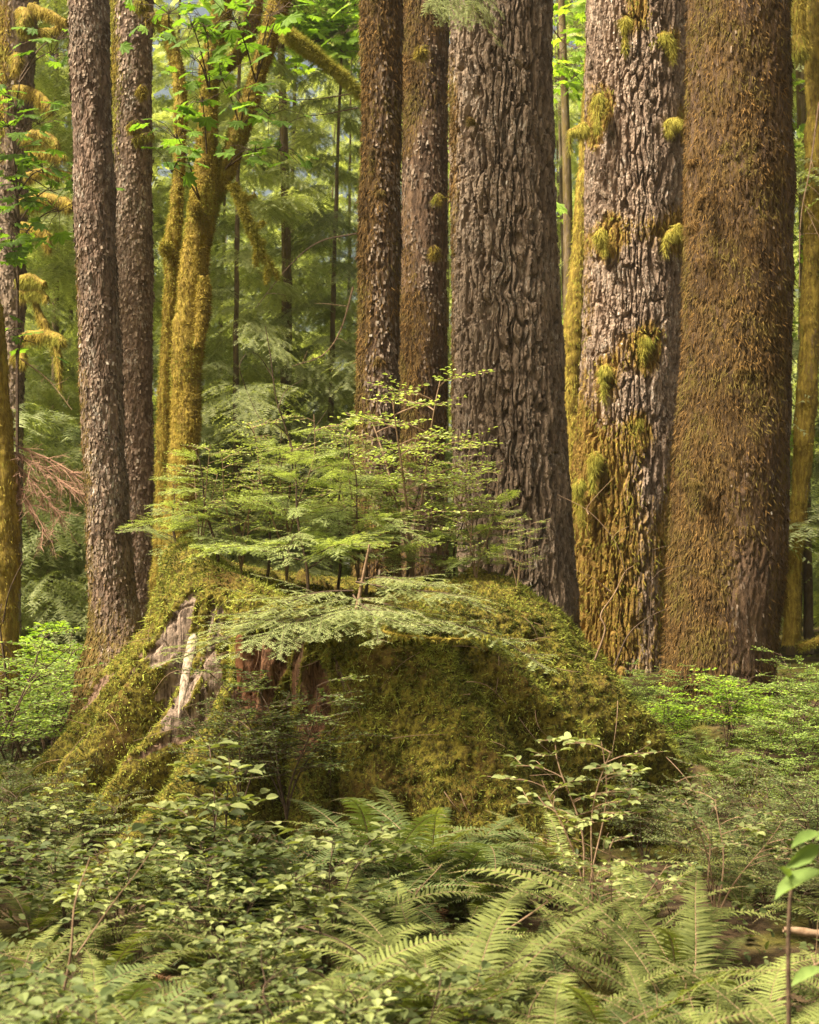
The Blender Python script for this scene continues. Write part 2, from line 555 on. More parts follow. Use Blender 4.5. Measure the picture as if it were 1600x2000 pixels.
def stump_grid(nth, nt):
    K_ = np.array(K)
    th = np.linspace(-180, 180, nth, endpoint=False)
    u = (th + 180) / 45
    i = np.floor(u).astype(int)
    f = (u - i)[:, None, None]
    a, b, c, d = (K_[(i + o) % 8] for o in (-1, 0, 1, 2))
    prof = .5 * (2 * b + (c - a) * f + (2 * a - 5 * b + 4 * c - d) * f ** 2 + (3 * b - a - 3 * c + d) * f ** 3)   # nth,10,2
    p = np.concatenate([2 * prof[:, :1] - prof[:, 1:2], prof, 2 * prof[:, -1:] - prof[:, -2:-1]], 1)
    s = np.linspace(0, 1, nt)
    v = np.where(s < .8, s / .8 * 7.2, 7.2 + (s - .8) / .2 * 1.8) - 1e-6 * s
    v = np.clip(v, 0, 8.99999)
    k = np.floor(v).astype(int)
    g = (v - k)[None, :, None]
    a, b, c, d = (p[:, k + o] for o in (0, 1, 2, 3))
    q = .5 * (2 * b + (c - a) * g + (2 * a - 5 * b + 4 * c - d) * g ** 2 + (3 * b - a - 3 * c + d) * g ** 3)      # nth,nt,2
    r, z = q[..., 0].copy(), q[..., 1].copy()
    TH = np.broadcast_to(th[:, None], r.shape)
    wig = 3 * vnoise(np.stack([TH.ravel() * 0, z.ravel() * 1.6, TH.ravel() * .05], -1), 9).reshape(r.shape)
    for t0, am, w, hh, ln in RIDGES:
        wt = 1 / (1 + np.exp((z - hh) / .12))
        dd = (TH + wig - t0 - ln * (z - .7) + 180) % 360 - 180
        r = r + (1.7 if am < 0 and t0 < -34 else 1.2) * am * np.exp(-np.abs(dd / w) ** 1.6) * wt * (.45 + .55 * sstep(1.6, 0, z))
    return TH, r, z


def build_stump():
    TH, r, z = stump_grid(860, 300)
    nth, nt = r.shape
    t = np.radians(TH)
    flat = lambda rr: np.stack([SC[0] + rr * np.sin(t), SC[1] - rr * np.cos(t), z], -1).reshape(-1, 3)
    p0 = flat(r)
    rf, zf, tf = r.ravel(), z.ravel(), TH.ravel()
    # where bare wood shows: silvery on the left front, red and rotten in the middle
    big = fbm(p0 * np.array([3, 3, 1.2]), 4, 21)
    wigf = 4 * vnoise(np.stack([0 * zf, zf * 2.2, tf * .06], -1), 19)
    wood = np.exp(-((tf + 46) / 9) ** 2) * sstep(.55, .95, zf) * sstep(1.68, 1.45, zf) * 1.15
    wood = np.maximum(wood, .5 * np.exp(-((tf + 68) / 4) ** 2) * sstep(.5, .9, zf) * sstep(1.5, 1.3, zf))
    red = np.exp(-((tf + 21) / 10) ** 2) * sstep(.65, .95, zf) * sstep(1.42, 1.28, zf)
    red = np.maximum(red, .75 * np.exp(-((tf + 8) / 6) ** 2) * sstep(.3, .6, zf) * sstep(1.3, 1.1, zf))
    low = .5 * np.exp(-((tf + 60) / 22) ** 2) * sstep(.7, .3, zf)
    flow = tf + wigf - 13 * sstep(-20, -45, tf) * (zf - .7) + 16 * sstep(10, 40, tf) * (zf - .7)
    streak = fbm(np.stack([flow * .20, zf * 1.1, 0 * zf], -1), 4, 23, .6)
    streak2 = fbm(np.stack([flow * .55, zf * 2.0, 0 * zf + 5], -1), 3, 24, .6)
    leftness = sstep(8, -12, tf) * sstep(-125, -95, tf)
    bare = np.clip(np.maximum(np.maximum(wood * (.62 + 1.5 * streak + .5 * streak2), red * (.85 + 1.3 * streak + .5 * streak2)), (.17 + 1.25 * streak + .5 * streak2) * (.25 + .75 * leftness) * sstep(1.5, 1.2, zf) * (.45 + .55 * sstep(.45, .9, zf)))
                   + big * .25, 0, 1)
    moss = 1 - sstep(.34, .62, bare)
    # relief: grain on the wood, cushions on the moss
    q = p0 * np.array([1, 1, .07])
    grain = fbm(q * 30, 5, 31, .6)
    f1, f2, _ = worley(p0 * np.array([13, 13, .9]) + .25 * fbm(p0 * 4, 2, 4)[:, None], 8)
    crack = sstep(0, .12, f2 - f1) - 1
    lump = fbm(p0 * 4.5, 4, 41, .6)
    fine = fbm(p0 * 26, 3, 51)
    h1, h2, _ = worley(p0 / .085 + .5 * fbm(p0 * 8, 2, 14)[:, None], 18)
    cush = np.sqrt(np.clip(1 - h1, 0, 1))
    top = sstep(1.2, .7, rf)
    disp = (1 - moss) * (.030 * grain + .028 * crack - .02) + moss * (.085 * (1 - .5 * leftness) * lump + .028 * fine + .032 * cush) + .05 * fbm(p0 * 1.7, 2, 61)
    rr = np.maximum(rf + disp * (1 - top), 0.0)
    zz = zf + disp * top * 1.6 + .03 * lump * moss
    v = np.stack([SC[0] + rr * np.sin(np.radians(tf)), SC[1] - rr * np.cos(np.radians(tf)), zz], -1)
    i = np.arange(nth)[:, None]
    j = np.arange(nt - 1)[None]
    i2 = (i + 1) % nth
    quads = np.stack([i * nt + j, i2 * nt + j, i2 * nt + j + 1, i * nt + j + 1], -1).reshape(-1, 4)
    g = v.reshape(nth, nt, 3)
    du = np.roll(g, -1, 0) - np.roll(g, 1, 0)
    dv = np.gradient(g, axis=1)
    nr = nrmz(np.cross(du, dv)).reshape(-1, 3)
    base = np.array([SC[0], SC[1], 0.0])
    root = thing('tree_stump', base, 'huge broken old stump wrapped in moss, with silvery bare wood on its left face', 'tree stump')
    mb = MB().add(v - base, quads, tint=np.clip(np.maximum(red * 1.5, .55 * sstep(.5, .1, wood) * leftness), 0, 1), moss=moss, smooth=True)
    body = obj('trunk', mb.mesh('stump_trunk', [M['stump']]), root)
    # moss strands
    area = np.maximum(rf, .15) * (np.abs(np.gradient(z, axis=1)).ravel() + np.abs(np.gradient(r, axis=1)).ravel() + .001)
    w = area * sstep(.35, .7, moss) * (.25 + sstep(-.45, .2, fbm(p0 * 6, 3, 77)))
    w *= np.where(np.cos(np.radians(tf)) > -.3, 1, .35)
    w /= w.sum()
    idx = RNG.choice(len(v), 260000, p=w)
    pp = v[idx] + RNG.normal(size=(len(idx), 3)) * .006
    L = np.where(RNG.random(len(idx)) < .04, .06, .021)
    fv, ff = fuzz(pp, nr[idx], L, .0075, .8, .3, .5)
    tin = np.repeat(np.clip(.40 + .75 * fbm(pp * 9, 3, 91) + .8 * fbm(pp * 2.2, 3, 92) + .35 * (cush[idx] - .6) + RNG.normal(size=len(idx)) * .22, 0, 1), 3)
    obj('moss', MB().add(fv - base, ff, tint=tin).mesh('stump_moss', [M['moss_stump']]), body)
    # thin dead twigs and rootlets caught in the moss of the face
    mbt = MB()
    front = np.where((np.abs(tf) < 75) & (zf > .2) & (zf < 1.4))[0]
    for k in RNG.choice(front, 70):
        c = v[k] + nr[k] * .02
        ln = RNG.uniform(.08, .38)
        d = nrmz(RNG.normal(size=3) * np.array([1, .4, .6]) + np.array([0, 0, -.9]) + nr[k] * .2)
        sg = np.linspace(0, 1, 7)
        pt = c + d * ln * sg[:, None] + nr[k] * (.05 * np.sin(sg * PI))[:, None] + RNG.normal(size=3) * .07 * (sg ** 2)[:, None]
        tv, tq, _ = tube(pt, RNG.uniform(.0015, .0032) * np.linspace(1, .5, 7), 4)
        mbt.add(tv - base, tq)
    o = obj('rootlets', mbt.mesh('rootlets', [M['stem_tan']]), body)
    o['kind'] = 'stuff'
    # loose silver slabs and splinters of the bare face
    for a, b, w, th_, mt in (((381, 1238, 7.83), (346, 1402, 7.56), .026, .008, 'grey_wood'), ((470, 1240, 7.70), (464, 1350, 7.52), .022, .008, 'red_wood')):
        pa, pb = P(*a), P(*b)
        n = 60
        s = np.linspace(0, 1, n)
        path = pa + (pb - pa) * s[:, None] + .006 * np.stack([np.sin(s * 4 + a[0]), -np.sin(s * 3.1), 0 * s], -1)
        wl = .5 + .25 * fbm(np.stack([s * 5, 0 * s + a[0], 0 * s], -1), 3, 2)
        wd = w * np.minimum(1, np.minimum(s * 10 + .3, (1 - s) * 2.2 + .08)) * (.6 + wl * .8)
        tv, tq, ring = tube(path, np.ones(n), 14)
        off = tv - np.repeat(path, 14, 0)
        off[:, 1] *= th_ / w
        gr = 1 + .45 * fbm(ring * 3.1 + np.repeat(s, 14)[:, None] * np.array([.3, .2, .5]), 3, 2)
        off[:, 1] *= gr
        tv = np.repeat(path, 14, 0) + off * np.repeat(wd, 14)[:, None]
        obj('wood_splinter', MB().add(tv - base, tq).mesh('wood_splinter', [M[mt]]), root)
    return root


build_stump()


# ------------------------------------------------------------------ trunks
def bark_disp(p, style, sc=1.0):
    q = p + .035 * np.stack([vnoise(p * np.array([9, 9, 5]), 1), vnoise(p * np.array([9, 9, 5]), 2), 2 * vnoise(p * 4, 3)], -1)
    if style == 'furrow':
        q = q + .016 * np.stack([vnoise(p * np.array([4, 4, 6]), 41), vnoise(p * np.array([4, 4, 6]), 42), 0 * p[:, 0]], -1)
        f1, f2, idv = worley(q * np.array([1, 1, .105]) / (.062 * sc), 5)
        g1, g2, id2 = worley(q * np.array([1, 1, .5]) / (.032 * sc), 15)
        e = sstep(.01, .20, f2 - f1 + .05 * vnoise(p * np.array([40, 40, 14]), 7))
        return (.060 * sc) * (e - 1) - .004 * f1 + .016 * (idv - .5) + .007 * (id2 - .5) + .004 * (sstep(0, .14, g2 - g1) - 1) + .012 * fbm(p * np.array([48, 48, 12]), 3, 6, .75) + .022 * np.floor(2.2 * fbm(q * np.array([17, 17, 5]), 3, 71, .6) + .5) / 2.2, idv
    if style == 'scaly':
        f1, f2, idv = worley(q * np.array([1, 1, .45]) / (.030 * sc), 5)
        e = sstep(.0, .16, f2 - f1)
        return .006 * (e - 1) + .007 * (idv - .5) + .012 * fbm(p * 3, 3, 8) + .006 * fbm(p * np.array([50, 50, 20]), 3, 6, .7) + .008 * np.floor(2.5 * fbm(q * np.array([26, 26, 10]), 2, 71, .6) + .5) / 2.5, idv
    if style == 'shaggy':
        st = p * np.array([1, 1, .12])
        f1, f2, idv = worley(q * np.array([1, 1, .22]) / (.05 * sc), 5)
        return .014 * fbm(st * 60, 3, 6, .7) + .022 * fbm(p * np.array([4, 4, 2.0]), 4, 9, .55) + .020 * (sstep(0, .16, f2 - f1) - 1) * sstep(-.5, .2, vnoise(p * 3, 19)), idv
    return .05 * fbm(p * 3.5, 4, 9, .6) + .014 * fbm(p * 22, 3, 6, .7), vnoise(p * 9, 4) * .5 + .5


def build_trunk(label, cat, pts, D, style, mat, moss_fn, fuzz_n=8000, fuzz_mat='moss_brown', fuzz_len=.04, ztop=11.0, name='conifer_tree',
                group=None, dz=.016, du=.014, fuzz_w=.010, lean_d=0.0, flake=None, tone=.45):
    pts = sorted(pts, key=lambda q: -q[1])
    W = np.array([[*P(a, b, D), w / 2 / F * D] for a, b, w in pts])
    W[:, 1] += lean_d * (W[:, 2] - W[0, 2])
    zb, zt = W[0, 2], W[-1, 2]
    zs = np.concatenate([np.arange(zb, zt + .3, dz), np.arange(zt + .35, ztop, .25)])
    cx = smooth_path(W, 400)
    fx = lambda c: np.interp(zs, cx[:, 2], cx[:, c])
    X, Y, R = fx(0), fx(1), fx(3)
    ab = zs > zt
    slope = (W[-1, :2] - W[-2, :2]) / (W[-1, 2] - W[-2, 2])
    X[ab] += slope[0] * (zs[ab] - zt)
    Y[ab] += slope[1] * (zs[ab] - zt)
    R[ab] *= np.clip(1 - .03 * (zs[ab] - zt), .3, 1)
    nth = int(max(24, 2 * PI * R.max() / du))
    th = np.linspace(0, 2 * PI, nth, endpoint=False)
    ring = np.stack([np.sin(th), -np.cos(th), 0 * th], -1)
    c = np.stack([X, Y, zs], -1)
    p0 = (c[:, None] + ring[None] * R[:, None, None]).reshape(-1, 3)
    nrm = np.broadcast_to(ring[None], (len(zs), nth, 3)).reshape(-1, 3)
    sd = (abs(hash(label[:12])) * 0 + len(label) * 3.7 + pts[0][0] * .013)
    pn = p0 + sd
    d, idv = bark_disp(pn, style)
    low = fbm(pn * np.array([1.6, 1.6, .8]), 3, 12)
    d = d + .045 * low * min(1, R.max() / .35)
    v = p0 + nrm * d[:, None]
    thf = np.broadcast_to(th[None], (len(zs), nth)).ravel()
    pyf = HOR - (p0[:, 2] - CAM_H) * F / D
    moss = np.clip(moss_fn(thf, pyf, p0) + .35 * fbm(pn * np.array([2.2, 2.2, 1.0]), 4, 33), 0, 1)
    i = np.arange(len(zs) - 1)[:, None] * nth
    j = np.arange(nth)[None]
    j2 = (j + 1) % nth
    q = np.stack([i + j, i + j2, i + nth + j2, i + nth + j], -1).reshape(-1, 4)
    base = np.array([W[0, 0], W[0, 1], zb])
    root = thing(name, base, label, cat, group)
    tr = obj('trunk', MB().add(v - base, q, tint=idv, moss=moss, smooth=style not in ('furrow', 'scaly')).mesh('trunk', [M[mat]]), root)
    if fuzz_n:
        ok = (p0[:, 2] < zt + .3)
        w = ok * sstep(.3, .75, moss) + 1e-9
        w /= w.sum()
        idx = RNG.choice(len(v), fuzz_n, p=w)
        pp = v[idx] + RNG.normal(size=(fuzz_n, 3)) * .005
        fv, ff = fuzz(pp, nrm[idx], fuzz_len, fuzz_w, .35, 1.0, .35)
        tin = np.repeat(np.clip(tone + .75 * fbm(pp * np.array([7, 7, 4]), 4, 91, .65) + RNG.normal(size=fuzz_n) * .28, 0, 1), 3)
        obj('moss', MB().add(fv - base, ff, tint=tin).mesh('trunk_moss', [M[fuzz_mat]]), tr)
    if flake:
        fn, fw, fh, fm = flake
        w = (p0[:, 2] < zt + .3) * (1 - sstep(.25, .6, moss)) * (d > np.quantile(d, .3)) + 1e-9
        idx = RNG.choice(len(v), fn, p=w / w.sum())
        fv, ff = flakes(v[idx] + RNG.normal(size=(fn, 3)) * .004, nrm[idx], fw, fh)
        pat = .45 + .5 * fbm(v[idx] * np.array([3, 3, 1.6]) + sd, 3, 55) + RNG.normal(size=fn) * .26
        obj('bark_scales', MB().add(fv - base, ff, tint=np.repeat(np.clip(pat, 0, 1), 4)).mesh('bark_scales', [M[fm]]), tr)
    return root, base


def limb_mb(path, radii, nseg, lump, fuzz_n, fuzz_len, base, seed=0, n=None, out=.5, down=.8, fuzz_w=.006, moss=1.0, lump_sc=6.0):
    """a mossy limb: lumpy tube (material 0) with strands (material 1)"""
    n = n or len(path) * 12
    pr = smooth_path(np.column_stack([path, radii]), n)
    tv, tq, ring = tube(pr[:, :3], np.maximum(pr[:, 3], .002), nseg)
    d = lump * fbm(tv * lump_sc + seed * 3.1, 4, seed, .6) + min(.016, lump * .5) * fbm(tv * 30, 3, seed + 3, .7)
    rr = np.repeat(np.maximum(pr[:, 3], .002), nseg)
    v = tv + ring * np.maximum(d, -rr * .7)[:, None]
    mb = MB().add(v - base, tq, 0, vnoise(tv * 9, 3) * .5 + .5, moss, True)
    c = v[-nseg:].mean(0)
    mb.add(np.vstack([v[-nseg:], c]) - base, np.stack([np.arange(nseg), (np.arange(nseg) + 1) % nseg, np.full(nseg, nseg)], -1), 0, .5, moss, True)
    if fuzz_n:
        w = rr / rr.sum()
        idx = RNG.choice(len(v), fuzz_n, p=w)
        pp = v[idx] + RNG.normal(size=(fuzz_n, 3)) * .004
        fv, ff = fuzz(pp, ring[idx], fuzz_len, fuzz_w, out, down, .4)
        tin = np.repeat(np.clip(.5 + .85 * fbm(pp * 8, 3, 91) + RNG.normal(size=fuzz_n) * .28, 0, 1), 3)
        mb.add(fv - base, ff, 1, tin)
    return mb


def stub(root, base, pts, D, radii, mat='bark_moss', fm='moss_gold', fuzz_n=900, fl=.06, nm='branch_stub', lump=.02, dd=0.0, down=1.0, nseg=12):
    """mossy branch or stub whose points are given in photo pixels at depth D (dd: change of depth towards the tip)"""
    n = len(pts)
    path = [P(a, b, D + dd * k / max(1, n - 1)) for k, (a, b) in enumerate(pts)]
    mb = limb_mb(path, radii, nseg, lump, fuzz_n, fl, base, int(pts[0][0]) % 97, None, .4, down)
    return obj(nm, mb.mesh(nm, [M[mat], M[fm]]), root)


side = lambda th, a, w: np.exp(-(((th - a + PI) % (2 * PI) - PI) / w) ** 2)     # th = 0 faces the camera, pi/2 the right, -pi/2 the left
LEFT = -PI / 2

# slim trunk that grows out of the stump's left shoulder
T1, b1 = build_trunk('slim scaly grey-brown trunk rooted on the left shoulder of the mossy stump', 'tree',
            [(170, -60, 74), (172, 0, 75), (184, 400, 74), (200, 800, 78), (214, 1050, 84), (221, 1180, 92), (226, 1245, 112), (228, 1300, 150), (226, 1420, 190)],
            9.75, 'scaly', 'bark_scaly', lambda t, y, p: .16 + .30 * side(t, LEFT + .4, .9) * sstep(300, 560, y) + .3 * sstep(1150, 1290, y) + .12 * sstep(420, 600, y), 7000,
            'moss_brown', .03, dz=.011, du=.010, flake=(6000, .018, .036, 'flake_dark'))
# second slim trunk behind it
T2, b2 = build_trunk('straight pinkish-grey trunk just behind the slim trunk on the stump', 'tree',
            [(258, -60, 78), (258, 0, 80), (262, 500, 72), (268, 1000, 66), (272, 1200, 70), (274, 1420, 80)], 13.2, 'scaly', 'bark_scaly',
            lambda t, y, p: .12 + .55 * side(t, LEFT + .3, .8) * sstep(420, 60, y), 4000, 'moss_gold', .045, flake=(6500, .022, .042, 'flake_pale'))
T4, b4 = build_trunk('reddish-brown mossy trunk, front one of the pair left of the thick furrowed fir', 'tree',
            [(748, -60, 84), (747, 0, 85), (744, 300, 80), (741, 500, 82), (738, 800, 84), (738, 1000, 90), (738, 1250, 110)], 11.9, 'shaggy', 'bark_moss',
            lambda t, y, p: .45 + .35 * side(t, LEFT + .2, .8), 26000, 'moss_brown', .05, flake=(3000, .022, .05, 'flake_dark'))
T5, b5 = build_trunk('dimmer brown trunk, rear one of the pair left of the thick furrowed fir', 'tree',
            [(832, -60, 84), (832, 0, 85), (829, 400, 90), (826, 700, 94), (822, 950, 100), (820, 1250, 120)], 15.5, 'shaggy', 'bark_moss',
            lambda t, y, p: .38 + .4 * side(t, LEFT + .6, .8) * (np.sin(y / 95.) > -.2), 16000, 'moss_brown', .06, flake=(4000, .028, .05, 'flake_dark'))
T6, b6 = build_trunk('thick fir with deep furrowed dark bark standing behind the middle of the stump', 'tree',
            [(979, -60, 199), (980, 0, 200), (983, 300, 205), (987, 550, 212), (995, 800, 218), (1004, 1000, 228), (1012, 1130, 230), (1014, 1250, 244), (1014, 1330, 262)],
            13.0, 'furrow', 'bark_fir', dz=.013, du=.0095, moss_fn=lambda t, y, p: .10 + .30 * side(t, LEFT + .15, .35) + .2 * side(t, PI / 2 - .3, .5) * sstep(500, 900, y), fuzz_n=6000, fuzz_mat='moss_brown', fuzz_len=.045, flake=(17000, .017, .032, 'flake_dark'))
KNOBS = ((1222, 45), (1168, 210), (1292, 95), (1180, 468), (1318, 455), (1258, 680), (1182, 728), (1162, 905), (1246, 828), (1320, 242), (1150, 245))


def knob_moss(t, y):
    m = 0
    for kx, ky in KNOBS:
        tk = math.asin(max(-.95, min(.95, (kx - 1240) / 100)))
        m = m + .75 * np.exp(-((t - tk + PI) % (2 * PI) - PI) ** 2 / .07) * np.exp(-((y - ky - 22) / 42.) ** 2)
    return m


T7, b7 = build_trunk('thick pale furrowed fir with moss knobs and a golden mossy lower trunk', 'tree',
            [(1249, -60, 194), (1248, 0, 196), (1243, 300, 194), (1239, 520, 196), (1231, 750, 200), (1224, 900, 206), (1217, 1050, 205), (1213, 1200, 205), (1212, 1420, 230)],
            15.8, 'furrow', 'bark_pale', dz=.013, du=.0095, moss_fn=lambda t, y, p: .08 + knob_moss(t, y) + .65 * sstep(740, 900, y) * (1 - .5 * side(t, .35, .5)) + .5 * side(t, LEFT + .25, .45) * sstep(420, 620, y)
            + .55 * np.exp(-((y - 470) / 45.) ** 2) + .4 * side(t, LEFT + .3, .4) * np.exp(-((y - 230) / 70.) ** 2) + .5 * np.exp(-((y - 690) / 60.) ** 2) * side(t, .2, .8),
            fuzz_n=20000, fuzz_mat='moss_gold', fuzz_len=.06, flake=(13000, .018, .034, 'flake_pale'), fuzz_w=.012)
T8, b8 = build_trunk('massive trunk shaggy with orange-brown moss, nearest one on the right', 'tree',
            [(1443, -60, 198), (1443, 0, 198), (1443, 300, 206), (1442, 550, 213), (1435, 800, 216), (1427, 1000, 222), (1416, 1150, 226), (1406, 1260, 214), (1401, 1330, 216), (1398, 1430, 236)],
            11.6, 'shaggy', 'bark_moss', lambda t, y, p: .47 + .24 * side(t, LEFT + .4, 1.2) + .1 * sstep(900, 1150, y) * side(t, LEFT + .4, 1.0) - .25 * side(t, .2, .35) * sstep(1000, 1200, y), 62000, 'moss_brown', .05, fuzz_w=.0105, tone=.40, flake=(900, .016, .05, 'flake_dark'))
T9, b9 = build_trunk('thin crooked trunk thick with yellow moss, showing left of the pale furrowed fir', 'tree',
            [(1178, -60, 36), (1160, 150, 34), (1140, 420, 34), (1128, 600, 44), (1118, 720, 56), (1122, 850, 46), (1122, 1000, 44), (1120, 1250, 50)], 17.5, 'mossy', 'maple_bark',
            lambda t, y, p: .9 + 0 * y, 9000, 'moss_lime', .06, dz=.03, du=.03, name='mossy_tree')
T10, b10 = build_trunk('brown conifer at the left with drooping moss-draped branch stubs', 'tree',
            [(38, -60, 74), (36, 0, 76), (24, 300, 64), (22, 500, 52), (26, 650, 46), (28, 800, 34), (22, 1000, 40), (16, 1350, 50)], 15.2, 'shaggy', 'bark_fir',
            lambda t, y, p: .25 + .35 * side(t, LEFT + .8, .9) * sstep(500, 200, y), 5000, 'moss_gold', .06, dz=.025, du=.02, flake=(5000, .03, .05, 'flake_dark'))
T11, b11 = build_trunk('leaning moss-covered trunk cut off by the left edge of the photo', 'tree',
            [(-90, 100, 60), (-50, 400, 64), (-18, 700, 62), (0, 900, 62), (6, 1000, 62), (2, 1150, 66), (-5, 1400, 80)], 12.2, 'mossy', 'maple_bark',
            lambda t, y, p: .9 + 0 * y, 9000, 'moss_gold', .04, dz=.025, du=.02, name='mossy_tree', ztop=6.4)
T12, b12 = build_trunk('slender mossy trunk at the right edge behind the massive brown trunk', 'tree',
            [(1596, -60, 44), (1594, 200, 40), (1586, 500, 36), (1578, 750, 36), (1564, 950, 34), (1552, 1100, 30), (1545, 1260, 36)], 16.5, 'mossy', 'maple_bark',
            lambda t, y, p: .65 + .3 * side(t, LEFT, 1), 7000, 'moss_gold', .05, dz=.03, du=.03, name='mossy_tree')

# moss knobs and stubs
for pts, rr in (([(40, 22), (52, 34), (40, 60)], (.06, .09, .05)), ([(26, 118), (34, 112), (30, 140)], (.05, .06, .03)),
                ([(30, 175), (62, 180), (92, 205), (98, 218)], (.07, .075, .06, .03)), ([(45, 275), (72, 266), (104, 276), (112, 286)], (.07, .085, .06, .03)),
                ([(60, 305), (95, 300), (128, 306)], (.05, .05, .03)), ([(40, 400), (80, 392), (130, 398), (140, 404)], (.08, .10, .085, .04)),
                ([(45, 440), (85, 452), (95, 490)], (.06, .07, .03)), ([(36, 548), (62, 546), (88, 556)], (.05, .075, .03)), ([(40, 575), (75, 570), (92, 582)], (.04, .05, .03)),
                ([(50, 345), (90, 335), (150, 345), (190, 355)], (.06, .05, .05, .03)),
                ([(44, 660), (85, 655), (115, 660), (122, 670)], (.06, .085, .07, .04)), ([(28, 700), (40, 692), (46, 712)], (.06, .07, .04)),
                ([(66, 585), (90, 640), (112, 690), (118, 760)], (.045, .05, .05, .02)), ([(60, 15), (100, 30), (130, 45)], (.06, .06, .04)),
                ([(50, 60), (100, 62), (150, 40)], (.05, .06, .04))):
    stub(T10, b10, pts, 14.85, [r * .8 for r in rr], 'maple_bark', 'moss_gold', 1500, .085, 'branch_stub', .025, -.25, 1.4)
for pts, rr in (([(1226, 38), (1222, 40), (1220, 58)], (.04, .05, .02)), ([(1165, 188), (1170, 200), (1166, 240)], (.07, .085, .04)),
                ([(1145, 248), (1132, 254), (1112, 258)], (.08, .075, .02)), ([(1270, 85), (1296, 74), (1312, 92)], (.05, .10, .06)),
                ([(1180, 450), (1172, 462), (1182, 480)], (.05, .07, .03)), ([(1330, 445), (1320, 452), (1302, 460)], (.09, .08, .03)),
                ([(1262, 660), (1258, 668), (1256, 690)], (.09, .10, .05)), ([(1190, 718), (1182, 722), (1178, 735)], (.06, .06, .03)),
                ([(1165, 885), (1162, 900), (1158, 925)], (.08, .09, .05)), ([(1248, 815), (1246, 822), (1245, 838)], (.05, .06, .03)),
                ([(1328, 240), (1320, 235), (1305, 238)], (.05, .05, .03)), ([(1138, 940), (1130, 950), (1134, 985)], (.06, .08, .05))):
    stub(T7, b7, pts + [(pts[-1][0] + 3 * math.sin(pts[0][0]), pts[-1][1] + 10 + 16 * (1 + math.sin(pts[0][1] * 1.7)))], 15.26, [r * .74 for r in rr] + [.012], 'maple_bark', 'moss_lime', 1500, .10, 'branch_stub', .035, -.04, 1.3)
for pts, rr in (([(1450, 712), (1450, 716), (1449, 726)], (.03, .045, .03)), ([(1358, 435), (1350, 445), (1338, 452)], (.03, .035, .02)),
                ([(1362, 938), (1360, 942), (1358, 952)], (.04, .05, .03)), ([(1372, 375), (1368, 385), (1366, 410)], (.02, .03, .02)),
                ([(1350, 310), (1352, 314), (1350, 322)], (.03, .035, .02))):
    stub(T8, b8, pts, 11.14, rr, 'bark_moss', 'moss_brown', 500, .05, 'branch_stub', .015)
for pts, rr, d in (([(278, 2), (276, 10), (270, 24)], (.05, .06, .03), 12.75), ([(272, 172), (276, 176), (280, 190)], (.03, .05, .03), 12.82), ([(258, 240), (262, 246), (260, 262)], (.04, .06, .03), 12.8),
                   ([(285, 34), (315, 40), (330, 52)], (.05, .06, .06), 12.9), ([(300, 262), (280, 268), (262, 275)], (.02, .03, .03), 13.0)):
    stub(T2, b2, pts, d, rr, 'bark_moss', 'moss_gold', 600, .06)
for pts, rr in (([(818, 95), (822, 100), (820, 112)], (.05, .07, .04)), ([(845, 480), (850, 492), (848, 505)], (.04, .05, .03)), ([(852, 380), (856, 386), (854, 395)], (.04, .05, .03))):
    stub(T5, b5, pts, 15.0, rr, 'bark_moss', 'moss_gold', 500, .08)
for pts, rr in (([(745, 700), (742, 706), (740, 715)], (.03, .04, .02)), ([(728, 285), (726, 300), (727, 335)], (.012, .02, .01)), ([(748, 372), (742, 378), (736, 384)], (.02, .03, .02))):
    stub(T4, b4, pts, 11.55, rr, 'bark_moss', 'moss_brown', 300, .05)
stub(T6, b6, [(922, 232), (920, 236), (919, 243)], 12.5, (.03, .035, .02), 'bark_fir', 'moss_brown', 300, .05)
stub(T12, b12, [(1575, 100), (1562, 60), (1560, 10), (1568, -60)], 16.2, (.07, .08, .09, .09), 'maple_bark', 'moss_gold', 2000, .09)
stub(T12, b12, [(1575, 115), (1562, 100), (1556, 70)], 16.1, (.05, .09, .06), 'maple_bark', 'moss_gold', 900, .09)

# the forked mossy maple
DM = 12.6
mb_base = P(335, 1400, DM)
MAP = thing('mossy_maple', mb_base, 'forked maple coated in golden moss between the slim trunks and the pair of brown trunks', 'tree')


def mlimb(nm, pts, D, fn=9000, fm='moss_gold', lump=.035, fl=.045, nseg=56, dd=0.0, moss=.95):
    path = [P(a, b, D + dd * k / max(1, len(pts) - 1)) for k, (a, b, w) in enumerate(pts)]
    rr = [w / 2 / F * D * .84 for a, b, w in pts]
    mb = limb_mb(path, rr, nseg, lump, int(fn * 1.3), fl * .7, mb_base, int(pts[0][1]) % 89, len(pts) * 32, .8, .5, .008, moss, 4.5)
    return obj(nm, mb.mesh(nm, [M['maple_bark'], M[fm]]), MAP)


mlimb('trunk', [(340, 1400, 110), (342, 1150, 76), (352, 980, 66), (362, 820, 66), (366, 700, 66), (376, 560, 64), (390, 450, 62), (400, 380, 66), (404, 300, 46), (408, 200, 40), (412, 120, 46), (430, 40, 44), (440, -60, 40)], DM, 26000)
mlimb('trunk', [(312, 1400, 80), (314, 1150, 46), (318, 1000, 34), (320, 860, 36), (326, 700, 34), (334, 560, 32), (336, 480, 36), (346, 400, 28), (352, 280, 26), (350, 160, 26), (326, 60, 28), (306, 30, 24)], DM + .25, 14000, 'moss_lime')
mlimb('limb', [(408, 400, 40), (424, 370, 44), (446, 320, 44), (474, 240, 42), (500, 160, 40), (524, 80, 44), (545, 10, 46), (556, -60, 44)], DM + .05, 9000)
mlimb('limb', [(412, 150, 30), (440, 130, 24), (470, 100, 26), (490, 50, 34), (500, -20, 36)], DM + .2, 3500, moss=.4)
